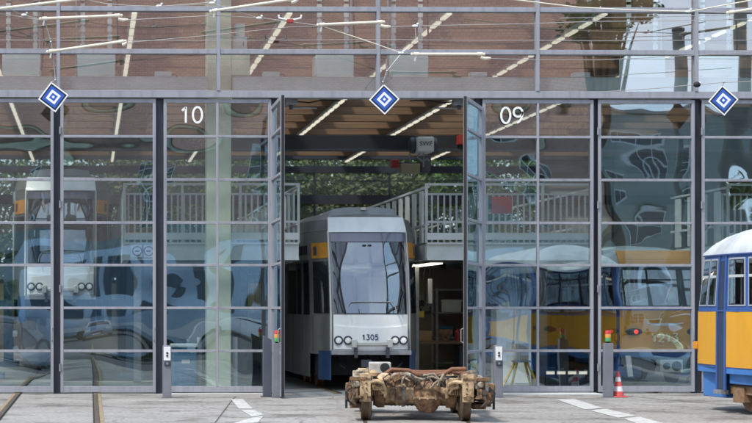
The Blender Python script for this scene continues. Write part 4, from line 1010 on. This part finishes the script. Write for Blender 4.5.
for iy, yy in enumerate((RW, RW+WB)):
    for s in (-1, 1):
        k = MB(); k.lathe((s*(WX-.085), yy, RW), (s,0,0), [(.10,-.02),(.28,-.015),(.30,-.0),(RW+.022,.0),(RW+.022,.022),(RW,.036),(RW-.004,.135),(.285,.14),(.275,.115),(.15,.10),(.14,.15),(.06,.16)], 40)
        wh = k.build('wheel', mat('worn wheel steel', (.20,.135,.085), .55, .35, (.09,.06,.04), 10, .2, 40), bog)
        k = MB(); k.lathe((s*(WX+.052), yy, RW), (s,0,0), [(.05,0),(.11,.01),(.11,.05),(.09,.06)], 18); k.build('hub', M_bdark, wh)
    ax = MB(); ax.lathe((-.72, yy, RW+.02), (1,0,0), [(.05,0),(.085,.06),(.085,.12),(.15,.14),(.15,.19),(.118,.20),(.118,.43),(.145,.44),(.145,.52),(.12,.54),(.12,.9),(.145,.91),(.145,.98),(.125,1.0),(.125,1.22),(.15,1.24),(.15,1.3),(.085,1.32),(.085,1.38),(.05,1.44)], 28)
    ax.build('axle_casing', mat('worn casing paint', (.44,.31,.175), .8, 0, (.10,.055,.03), 9, .5, 45, lo=.40, hi=.62, detail=10), bog)
    # gear case with split flange
    gx = .17
    k = MB(); k.lathe((gx-.20, yy, RW+.02), (1,0,0), [(.11,0),(.15,.02),(.185,.08),(.21,.14),(.215,.2),(.21,.26),(.185,.32),(.15,.38),(.11,.40)], 28)
    k.lathe((gx, yy, RW-.17), (0,0,1), [(.06,-.06),(.10,-.05),(.15,.0),(.17,.06)], 20)
    gc = k.build('gear_case', M_brust, bog)
    k = MB(); k.lathe((gx, yy, RW+.0), (0,0,1), [(.225,-.014),(.235,-.012),(.235,.012),(.225,.014)], 28)
    for q in range(12):
        a = q*math.pi/6; k.cyl((gx+.225*math.cos(a), yy+.225*math.sin(a), RW-.03), (gx+.225*math.cos(a), yy+.225*math.sin(a), RW+.032), .012, n=6)
    k.build('split_flange', M_btan, gc)
    k = MB(); k.lathe((-.20, yy, RW+.02), (1,0,0), [(.15,0),(.165,.01),(.165,.05),(.15,.06)], 24)
    for q in range(10):
        a = q*math.pi/5; k.cyl((-.215, yy+.14*math.cos(a), RW+.02+.14*math.sin(a)), (-.13, yy+.14*math.cos(a), RW+.02+.14*math.sin(a)), .013, n=6)
    k.build('clamp_ring', M_bgrey, bog)
    # wheel covers (sandy mudguards)
    for s in (-1, 1):
        k = MB()
        def mg(u, v, s=s, yy=yy):
            a = R(-4 + 150*u); x = s*(WX-.08+.155*v)
            return (x, yy - (RW+.06)*math.cos(a), RW + (RW+.03)*math.sin(a) - .02)
        k.slab(mg, 14, 2, (0, .022, -.008))
        k.box(min(s*(WX-.08), s*(WX+.075)), max(s*(WX-.08), s*(WX+.075)), yy-RW-.085, yy-RW-.05, .36, .68)
        k.build('wheel_cover', M_btan, bog, bevel=.008)
        for q in range(4): MB().cyl((s*(WX-.02), yy-RW-.085, .40+q*.075), (s*(WX-.02), yy-RW-.105, .40+q*.075), .014, n=6).build('bolt', M_bdark, bog)
        k = MB(); k.box(min(s*(WX-.075), s*(WX+.07)), max(s*(WX-.075), s*(WX+.07)), yy-RW-.098, yy-RW-.086, .60, .625); k.box(min(s*(WX-.03), s*(WX+.03)), max(s*(WX-.03), s*(WX+.03)), yy-RW-.12, yy-RW-.086, .31, .39); k.build('keeper_plate', M_brust, bog, bevel=.004)
        # bearing yoke inside of wheel
        k = MB(); xx = s*.52
        k.lathe((xx-s*.09, yy, RW+.02), (s,0,0), [(.10,0),(.175,.01),(.18,.10),(.16,.14),(.12,.16)], 20); k.build('bearing_yoke', M_brust, bog)
        k = MB(); k.tube([(s*.66, yy-RW-.07, .56), (s*.56, yy-.33, .575), (s*.47, yy-.31, .54), (s*.43, yy-.26, .44), (s*.44, yy-.22, .34)], .026, 8); k.tube([(s*.60,yy-.3,.50),(s*.52,yy-.27,.47),(s*.46,yy-.25,.40)], .02); k.build('bracket_arm', M_btan, bog)
        k = MB()
        for q in range(5): k.box(min(s*(.48+q*.032), s*(.50+q*.032)), max(s*(.48+q*.032), s*(.50+q*.032)), yy-.26, yy-.18, .38, .52)
        k.box(s*.56-.1, s*.56+.1, yy-.2, yy-.16, .36, .54); k.build('brake_shoe', M_brust, bog)
# side frames outside the wheels
for s in (-1, 1):
    k = MB(); xx = s*(.90 if s > 0 else .84)
    pf = [(-.05,.36),(-.05,.62),(.3,.66),(.75,.52),(1.30,.52),(1.75,.66),(2.55,.62),(2.55,.36),(1.95,.36),(1.5,.30),(.95,.30),(.5,.36)]
    k.xprism(pf, xx-.045, xx+.045); k.build('side_frame', M_bgrey, bog, bevel=.012)
    k = MB(); k.box(xx-.075, xx+.065, -.06, .10, .47, .60); k.cyl((xx-.0,-.10,.535),(xx-.0,.0,.535),.045,.05,14); k.build('frame_end', M_bgrey, bog, bevel=.012)
    k = MB(); k.box(xx-.10, xx+.12, -.09, -.065, .585, .64); k.box(xx-.02, xx+.015, -.115, -.06, .34, .47); k.box(xx-.07, xx+.07, -.10, -.07, .33, .37); k.build('bracket_plate', M_brust, bog, bevel=.006)
    k = MB(); k.cyl((xx+s*.05,-.10,.42),(xx+s*.05,.05,.42),.05,n=14); k.cyl((xx+s*.05,-.125,.42),(xx+s*.05,-.1,.42),.03,n=8); k.tube([(xx+s*.05,-.11,.38),(xx+s*.07,-.14,.30),(xx+s*.02,-.13,.24),(xx,-.05,.22)],.012); k.build('brake_cylinder', M_bdark, bog)
    for q in range(5):
        a_ = random.uniform(-.10,.10); z_ = random.uniform(.36,.62); MB().cyl((xx+a_,-.075,z_),(xx+a_,-.13,z_),random.uniform(.012,.02),n=6).build('bolt', M_brust, bog)
    for yy in (.33, 2.18):
        sp = MB(); pts = []
        for q in range(60):
            a = q*.62; pts.append((xx+s*.02+.07*math.cos(a), yy+.07*math.sin(a), .24+.24*q/60))
        sp.tube(pts, .016, 6); sp.build('spring', M_bdark, bog)
        k = MB(); k.box(xx-.10, xx+.10, yy-.13, yy+.13, .17, .24); k.build('axle_box', M_brust, bog, bevel=.015); MB().box(xx-.09, xx+.09, yy-.11, yy+.11, .48, .53).build('spring_seat', M_brust, bog, bevel=.015)
    o_ = 1.0 if s > 0 else .90
    k = MB(); k.box(s*o_-.05, s*o_+.05, -.02, .14, .22, .42); k.box(s*(o_+.06)-.04, s*(o_+.06)+.04, .02, .1, .30, .55); k.cyl((s*o_,-.05,.27),(s*o_,.2,.27),.045); k.build('track_brake_bracket', M_brust, bog, bevel=.012)
    k = MB(); k.cyl((s*(o_+.09),.05,.18),(s*(o_+.09),.05,.52),.018); k.tube([(s*(o_+.02),-.06,.5),(s*(o_+.09),-.09,.42),(s*(o_+.07),-.07,.3),(s*o_,-.05,.24)], .014); k.build('brake_cable', M_rub, bog)
    # track brake shoe between the wheels
    k = MB(); k.box(s*WX-.04, s*WX+.04, .72, 1.80, .06, .17); k.build('track_brake', M_bdark, bog, bevel=.01)
    k = MB(); k.box(s*.80-.07, s*.80+.07, .14, .30, .62, .685); k.lathe((s*.80, .22, .685), (0,0,1), [(.05,0),(.06,.02),(.05,.04),(.02,.05)], 16); k.build('rubber_mount', M_bgrey, bog, bevel=.01)
# cross members, motors, centre bolster
MB().box(-.60,.60,.46,.50,.20,.64).build('back_plate', M_bdark, bog)  # dark sheet added behind the gear, stands in for the shaded interior
for yy in (.62, 1.62): MB().box(-.86,.86,yy,yy+.24,.36,.56).build('cross_member', M_bdark, bog, bevel=.02)
k = MB(); k.lathe((0,1.24,.50),(0,0,1),[(.36,0),(.36,.08),(.30,.10),(.22,.10),(.22,.15),(.1,.15)],28); k.build('centre_bolster', M_brust, bog)
for s, yy in ((-.18, .78), (.18, 1.25)):
    k = MB(); k.lathe((s-.26, yy, .40), (1,0,0), [(.12,0),(.20,.03),(.215,.08),(.215,.44),(.20,.49),(.12,.52)], 24)
    for q in range(6): k.lathe((s-.16+q*.06, yy, .40), (1,0,0), [(.215,0),(.228,.005),(.228,.02),(.215,.025)], 24)
    k.build('motor', M_bdark, bog)
# dusty cover plates and arches on top
k = MB(); k.lathe((-.21,.42,.50),(-.2,-.75,.35),[(.19,0),(.20,.02),(.17,.05),(.06,.07)],24); k.build('brake_disc', M_brust, bog)
k = MB(); k.tube([(-.46,.18,.42),(-.42,.14,.56),(-.30,.1,.66),(-.12,.1,.67),(.02,.12,.60),(.06,.15,.48)], .035, 8); k.build('guard_arch', M_bgrey, bog)
k = MB(); k.tube([(.40,.10,.58),(.22,.06,.64),(.10,.06,.60),(-.02,.05,.63)], .018); k.tube([(.5,.14,.60),(.35,.02,.62),(.26,.0,.55),(.20,.02,.48)], .014); k.tube([(.1,.02,.66),(.25,.0,.69),(.33,-.02,.60),(.30,.0,.52)], .013); k.build('hose', mat('pale hose', (.36,.31,.23), .8, 0, (.18,.13,.08), 20), bog)
k = MB(); k.tube([(-.44,.30,.66),(-.34,.28,.73),(-.10,.28,.72),(.02,.3,.66),(.3,.3,.665),(.42,.28,.68),(.52,.28,.74),(.72,.28,.745)], .032, 8); k.tube([(-.55,.5,.68),(-.3,.52,.71),(.1,.5,.69),(.5,.5,.70),(.75,.5,.66)], .026, 8); k.build('red_pipe', M_bred, bog)
for q in range(7):
    y = .35+.25*q; k = MB(); a = random.uniform(-.55,-.3); c = random.uniform(.3,.6)
    k.tube([(a,y,.56),(a*.6,y+rp(.1),.64+rp(.05)),(0+rp(.2),y+rp(.1),.66+rp(.04)),(c*.7,y+rp(.1),.63+rp(.04)),(c,y,.57)], random.uniform(.012,.022), 6)
    k.build('hydraulic_line', (M_bred, M_bdark, M_bgrey)[q % 3], bog)
k = MB(); k.box(-.66,-.34,.42,.70,.66,.83); cbx = k.build('junction_box', mat('chalky grey box', (.48,.47,.44), .7, 0, (.30,.27,.23), 9), bog, bevel=.015)
k = MB(); k.lathe((-.43,.418,.755),(0,-1,0),[(.07,0),(.065,.012),(.03,.013)],16); k.build('socket', M_rub, cbx)
for q in range(9):
    a_ = -.42+.105*q; k = MB(); z_ = .60 + rp(.03)
    k.tube([(a_,.06+rp(.03),.50),(a_+rp(.05),.0+rp(.03),z_),(a_+rp(.12),.08,.66+rp(.03)),(a_+rp(.2),.4,.63),(a_+rp(.2),.75,.60)], random.uniform(.009,.017), 6)
    k.build('cable', (M_rub, M_bdark, M_bgrey, MATS['pale hose'])[q % 4], bog)
for q in range(10):
    a_ = random.uniform(-.6,.6); k = MB(); c_ = (a_, random.uniform(.05,.3), random.uniform(.54,.66)); k.obox(c_, (random.uniform(.05,.14), random.uniform(.03,.1), random.uniform(.03,.09)), Matrix.Rotation(rp(.5),3,'Y')); k.build('fitting', (M_brust, M_bgrey, M_bdark)[q % 3], bog, bevel=.006)
k = MB(); k.lathe((-.44,.16,.60),(0,-.3,1),[(.10,0),(.11,.03),(.07,.07),(.02,.08)],16); k.lathe((-.60,.2,.64),(0,0,1),[(.05,0),(.06,.05),(.03,.09)],12); k.build('reservoir_cap', M_btan, bog)
k = MB(); k.box(-.62,-.44,.05,.12,.44,.60); k.box(.42,.60,.05,.12,.46,.62); k.build('mounting_plate', M_btan, bog, bevel=.01)
for q in range(14):
    x = random.uniform(-.6,.6); z = random.uniform(.46,.62); MB().cyl((x,.10,z),(x,.02,z),random.uniform(.012,.02),n=6).build('bolt', M_brust, bog)
# track the bogie stands on
tk = thing('tram_track', 'short pair of rails flush in the forecourt under the bogie', 'tram track', (bx0, BD, 0), R(-9), group='tram tracks into the gates')
for s in (-1,1):
    MB().box(s*WX-.03, s*WX+.03, -8, 5.5, .0, .003).build('rail', M_steel, tk)
bog.location.z = .003

# ------------------------------------------------------------------ trees
def tree(loc, h, cr_r, label, m_leaf, seed, n_clump=60, per=70, name='leafy_tree', grp=None, zlo=.3, leaf_s=.16, tr=1.0):
    rnd = random.Random(seed)
    t_ = thing(name, label, 'tree', loc, 0, grp)
    tk_ = MB(); tk_.tube([(0,0,-.1),(.05,.03,h*.25),(-.05,.05,h*.5),(0,0,h*.8)], [h*.022*tr,h*.018*tr,h*.012*tr,h*.004*tr], 8)
    cl = []
    for i in range(n_clump):
        while True:
            p = Vector((rnd.uniform(-1,1), rnd.uniform(-1,1), rnd.uniform(-1,1)))
            if p.length < 1: break
        c = Vector((p.x*cr_r, p.y*cr_r, h*(zlo + (1-zlo)*(p.z*.5+.5))))
        cl.append((c, rnd.uniform(.09,.2)*cr_r+.25))
        if i % 4 == 0: tk_.tube([(0,0,max(h*.2,c.z*.55)), (c.x*.5,c.y*.5,c.z*.8), tuple(c)], [h*.008,h*.005,.01], 5)
    tk_.build('trunk', M_bark, t_)
    lf = MB()
    for c, r in cl:
        for q in range(per):
            p = c + Vector((rnd.gauss(0,.5), rnd.gauss(0,.5), rnd.gauss(0,.42)))*r
            a = Vector((rnd.uniform(-1,1), rnd.uniform(-1,1), rnd.uniform(-.6,.6))).normalized(); b2 = a.cross(Vector((rnd.uniform(-1,1), rnd.uniform(-1,1), rnd.uniform(-1,1)))).normalized()
            s = leaf_s*rnd.uniform(.6,1.3)
            lf.add([p-a*s, p+b2*s*.55, p+a*s, p-b2*s*.55], [(0,1,2,3)])
    lf.build('crown', m_leaf, t_, smooth=False)
    return t_
ti = 0
for (x, y, h, r_, lab) in ((6.5, 67, 9.8, 3.4, 'dense green tree beyond the rear windows, left side of the open gate'), (11.2, 66.5, 9.4, 3.3, 'olive tree beyond the rear windows, middle of the open gate'),
                           (16, 67, 10, 3.6, 'green tree beyond the rear windows, right behind the hoist'), (1.5, 67, 9.8, 3.5, 'olive tree beyond the rear windows behind the 10 panel'),
                           (21, 68, 10, 3.6, 'green tree beyond the rear windows behind the 09 panel'), (-4, 68, 10, 3.8, 'green tree beyond the rear windows behind the left gate'),
                           (9, 73, 12, 4.5, 'taller olive tree farther back beyond the rear windows, left of the hoist'), (15.5, 74, 12.5, 4.5, 'taller green tree farther back beyond the rear windows behind the hoist'),
                           (3, 74, 12, 4.5, 'taller green tree farther back beyond the rear windows behind the 10 panel')):
    tree((x, y, 0), h, r_, lab, M_leaf2 if 'olive' in lab else M_leaf, 100+ti, 110, 150, grp='trees beyond the rear windows', zlo=.10, leaf_s=.115); ti += 1

# ------------------------------------------------------------------ across the yard, mirrored in the glass
def brick_mat(name, c1, c2, mo, sc):
    m = bpy.data.materials.new(name); m.use_nodes = True; n = m.node_tree; b = n.nodes['Principled BSDF']; b.inputs['Roughness'].default_value = .85
    t = n.nodes.new('ShaderNodeTexCoord'); sp = n.nodes.new('ShaderNodeSeparateXYZ'); cb = n.nodes.new('ShaderNodeCombineXYZ'); br = n.nodes.new('ShaderNodeTexBrick')
    br.inputs['Color1'].default_value = (*c1,1); br.inputs['Color2'].default_value = (*c2,1); br.inputs['Mortar'].default_value = (*mo,1); br.inputs['Scale'].default_value = sc
    n.links.new(t.outputs['Object'], sp.inputs[0]); n.links.new(sp.outputs['X'], cb.inputs['X']); n.links.new(sp.outputs['Z'], cb.inputs['Y']); n.links.new(cb.outputs[0], br.inputs['Vector']); n.links.new(br.outputs['Color'], b.inputs['Base Color'])
    return m
M_brick = brick_mat('red brown brick', (.48,.28,.215), (.39,.23,.175), (.50,.44,.39), 3.0)
M_tile = brick_mat('red brown roof tile', (.55,.32,.255), (.43,.255,.205), (.22,.13,.11), 1.6)
bh = thing('brick_house', 'red brick house with high tiled roof mirrored in the depot glass', 'house', (2, -22, 0))
BX0, BX1 = -30, 26.7
MB().box(BX0, BX1, -36, -22, 0, 11).build('wall', M_brick, bh, wl=True)
MB().box(BX0, BX1, -21.995, -21.9, 0, 6.3).build('plinth', mat('grey green plaster', (.33,.38,.37), .8, 0, (.27,.31,.31), 1), bh, wl=True)
k = MB(); k.xprism([(-21.4,10.9),(-29,23),(-36.6,10.9)], BX0-.4, BX1+.3); k.build('roof', M_tile, bh, wl=True)
MB().box(BX0, BX1, -21.99, -21.8, 10.5, 10.88).build('cornice', M_conc, bh, wl=True)
x = BX0 + 2
while x < BX1 - 2:
    for z in (7.4,):
        wf = MB().box(x-.75, x+.75, -21.998, -21.9, z, z+2.1).build('window', M_white, bh, wl=True)
        k = MB()
        for a in (-.68, .04):
            for b2 in (.08, .76, 1.42): k.box(x+a, x+a+.62, -21.899, -21.885, z+b2, z+b2+.58)
        k.build('pane', M_tglass, wf, wl=True)
    x += 6.3
for xx in (-6, 9, 20): MB().box(xx-.5, xx+.5, -29, -28, 20, 25).build('chimney', M_brick, bh, wl=True)
def mast(x, y, h, label):
    t_ = thing('catenary_mast', label, 'mast', (x, y, 0), group='catenary masts across the yard')
    MB().lathe((0,0,0),(0,0,1),[(.27,0),(.25,h*.5),(.21,h)],18).build('tube', mat('grey green mast', (.16,.18,.17), .6, .1, (.12,.14,.13), 2), t_)
    MB().lathe((0,0,h),(0,0,1),[(.23,0),(.23,.1),(.1,.16)],18).build('cap', M_dark, t_)
    MB().lathe((0,0,0),(0,0,1),[(.45,0),(.45,.25),(.3,.3)],18).build('foot', M_conc, t_)
mast(PX(682,57), 3, 11.7, 'round grey catenary mast mirrored in the pane above the right gate')
mast(PX(742,57), 3, 14, 'taller round grey catenary mast mirrored at the right edge')
tree((24.3, -14, 0), 20.5, 2.2, 'tall tree beside the brick house, mirrored above the 09 panel', M_leaf, 301, 80, 130, leaf_s=.16, zlo=.66, tr=.22)
an = thing('annex', 'pale grey green annex beside the brick house, mirrored in the right gate', 'building', (30.5, -22, 0))
MB().box(27.4, 34.2, -34, -22.2, 0, 12.3).build('wall', mat('grey green render', (.38,.42,.39), .8, 0, (.33,.37,.35), 1.5), an, wl=True)
MB().box(27.38, 34.3, -34.1, -22.0, 12.31, 12.6).build('roof', M_galv, an, wl=True)
for x in (28.4, 31.2):
    for z in (1.2, 5, 8.2):
        wf = MB().box(x-.7, x+.9, -22.198, -22.1, z, z+2.2).build('window', M_white, an, wl=True)
        k = MB()
        for a in (-.62, .14):
            for b2 in (.08, .78, 1.48): k.box(x+a, x+a+.68, -22.099, -22.085, z+b2, z+b2+.62)
        k.build('pane', M_tglass, wf, wl=True)
for i, (x, y, h, r_) in enumerate(((38.5, -24, 10.2, 4), (43, -26, 10, 4), (48, -25, 11, 4.2), (54, -28, 12, 5))):
    tree((x, y, 0), h, r_, 'bushy green tree right of the grey annex, %s one from the annex' % ('first','second','third','fourth')[i], M_leaf, 320+i, 110, 90, leaf_s=.19, zlo=.06, grp='trees right of the annex')

k = MB(); rnd = random.Random(5)
for q in range(7000):
    p = Vector((rnd.uniform(-28, 27), rnd.uniform(-21.2, -19.6), 3.0*rnd.random()**.7 + .25*math.sin(q*.37)))
    a = Vector((rnd.uniform(-1,1), rnd.uniform(-1,1), rnd.uniform(-.6,.6))).normalized(); b2 = a.cross(Vector((rnd.uniform(-1,1), rnd.uniform(-1,1), rnd.uniform(-1,1)))).normalized(); z_ = .24*rnd.uniform(.7,1.3)
    k.add([p-a*z_, p+b2*z_*.55, p+a*z_, p-b2*z_*.55], [(0,1,2,3)])
tag(k.build('hedge', M_leaf, smooth=False), 'long dark hedge along the brick house, mirrored in the depot glass', 'hedge')
def car(x, y, paint, label, van=False):
    t_ = thing('parked_car', label, 'car', (x, y, 0), 0, 'cars parked across the yard')
    H = 1.95 if van else 1.45
    prof = [(0,.30),(-.02,.55),(.08,.78),(1.0,.95),(1.65,H-.05),(2.1,H),(3.5,H-.02),(4.15,1.0),(4.35,.85),(4.35,.30)] if not van else [(0,.30),(-.02,.6),(.1,1.0),(.7,1.15),(1.25,H-.05),(1.6,H),(4.5,H),(4.6,1.0),(4.6,.3)]
    prof = [(-a, z) for a, z in prof]        # nose toward +Y
    rings = []
    for xx, k_ in ((-.86,.9),(-.84,1),(-.70,1.0),(.70,1.0),(.84,1),(.86,.9)):
        rings.append([(xx if z < 1.0 else xx*.86, yy, .30+(z-.30)*(1 if abs(xx) < .86 else .97)) for yy, z in prof])
    b = MB(); b.loft(rings); b.build('body', paint, t_, bevel=.04)
    yw = -1.0 if not van else -.7; yt = -1.68 if not van else -1.27
    k = MB(); k.slab(lambda u, v: (-.70+1.4*u+(.08*(1-2*u))*v, yw+.03+(yt-yw)*v*.93-.0, (.98 if not van else 1.18)+v*(H-.12-(.98 if not van else 1.18))+.015), 4, 4, (0,-.02,-.01)); k.build('windscreen', M_tglass, t_)
    for s in (-1,1):
        MB().box(s*.62-.14, s*.62+.14, -.02, .035, .60, .74).build('headlight', M_lens, t_, bevel=.02)
        for yy in (-.8, -3.5):
            w_ = MB(); w_.lathe((s*.68, yy, .31), (s,0,0), [(.2,0),(.31,.01),(.31,.18),(.2,.2)], 20); wh = w_.build('wheel', M_rub, t_)
            MB().lathe((s*.882, yy, .31), (s,0,0), [(.19,0),(.17,.012),(.05,.02)], 16).build('rim', M_galv, wh)
        sw = MB(); sw.box(min(s*.735,s*.755), max(s*.735,s*.755), -3.3, yt-.05, 1.02 if not van else 1.2, H-.14); sw.build('side_window', M_tglass, t_)
    MB().box(-.35,.35,.0,.03,.42,.56).build('grille', M_blk, t_); MB().box(-.26,.26,.031,.045,.33,.43).build('licence_plate', M_white, t_)
    return t_
M_cb = mat('blue silver car paint', (.18,.27,.38), .25, .4, coat=.8); M_cs = mat('silver car paint', (.45,.47,.48), .25, .5, coat=.8); M_cw2 = mat('white car paint', (.75,.76,.76), .3, 0, coat=.8); M_cd = mat('dark car paint', (.04,.05,.07), .25, .2, coat=.8)
M_clb = mat('pale blue car paint', (.42,.55,.68), .25, .2, coat=.8)
for x, y, rz, p, lab, vn in ((-3.2, -1.5, 0, M_cd, 'dark parked car mirrored at the left edge', False), (.3, -1.2, 0, M_cb, 'blue silver parked car mirrored in the left gate', False), (4.0, -3.0, 92, M_cw2, 'white car parked sideways, mirrored in the 10 panel', False),
                      (17.0, -2.4, 0, M_cw2, 'white parked car mirrored in the 09 panel', False), (24.5, -2.6, 0, M_clb, 'pale blue parked van mirrored beside the white car', True)):
    c_ = car(x, y, p, lab, vn); c_.rotation_euler = (0, 0, R(rz))
def bus(x, y, label):
    t_ = thing('parked_bus', label, 'bus', (x, y, 0))
    k = MB(); pf = [(-1.2,.35),(-1.22,1.2),(-1.2,2.6),(-1.05,2.95),(1.05,2.95),(1.2,2.6),(1.22,1.2),(1.2,.35)]
    k.loft([[(-5.0, a*.92, .4+(b_-.35)*.97) for a, b_ in pf], [(-4.8, a, b_) for a, b_ in pf], [(4.8, a, b_) for a, b_ in pf], [(5.0, a*.92, .4+(b_-.35)*.97) for a, b_ in pf]]); k.build('body', M_clb, t_)
    for q in range(6): MB().box(-4.4+q*1.5, -3.4+q*1.5, 1.2, 1.235, 1.5, 2.3).build('window', mat('grey bus window', (.12,.16,.19), .1, spec=.8), t_, bevel=.02)
    MB().box(-4.75, 4.75, 1.2, 1.232, .55, .8).build('stripe', M_cw2, t_)
    for q in (-3.2, 3.0):
        for s_ in (-1, 1): MB().lathe((q, s_*.95, .48), (0, s_, 0), [(.3,0),(.48,.02),(.48,.24),(.3,.26)], 24).build('wheel', M_rub, t_)
    return t_
b1 = bus(13.4, -7.5, 'pale blue parked bus standing sideways across the yard, mirrored in the 09 panel')
b2_ = bus(2.4, -7.5, 'pale blue parked bus standing sideways behind the parked cars, mirrored in the 10 panel')
for q in (b1, b2_): q['group'] = 'parked buses across the yard'; q.scale = (1, 1, 1.3)
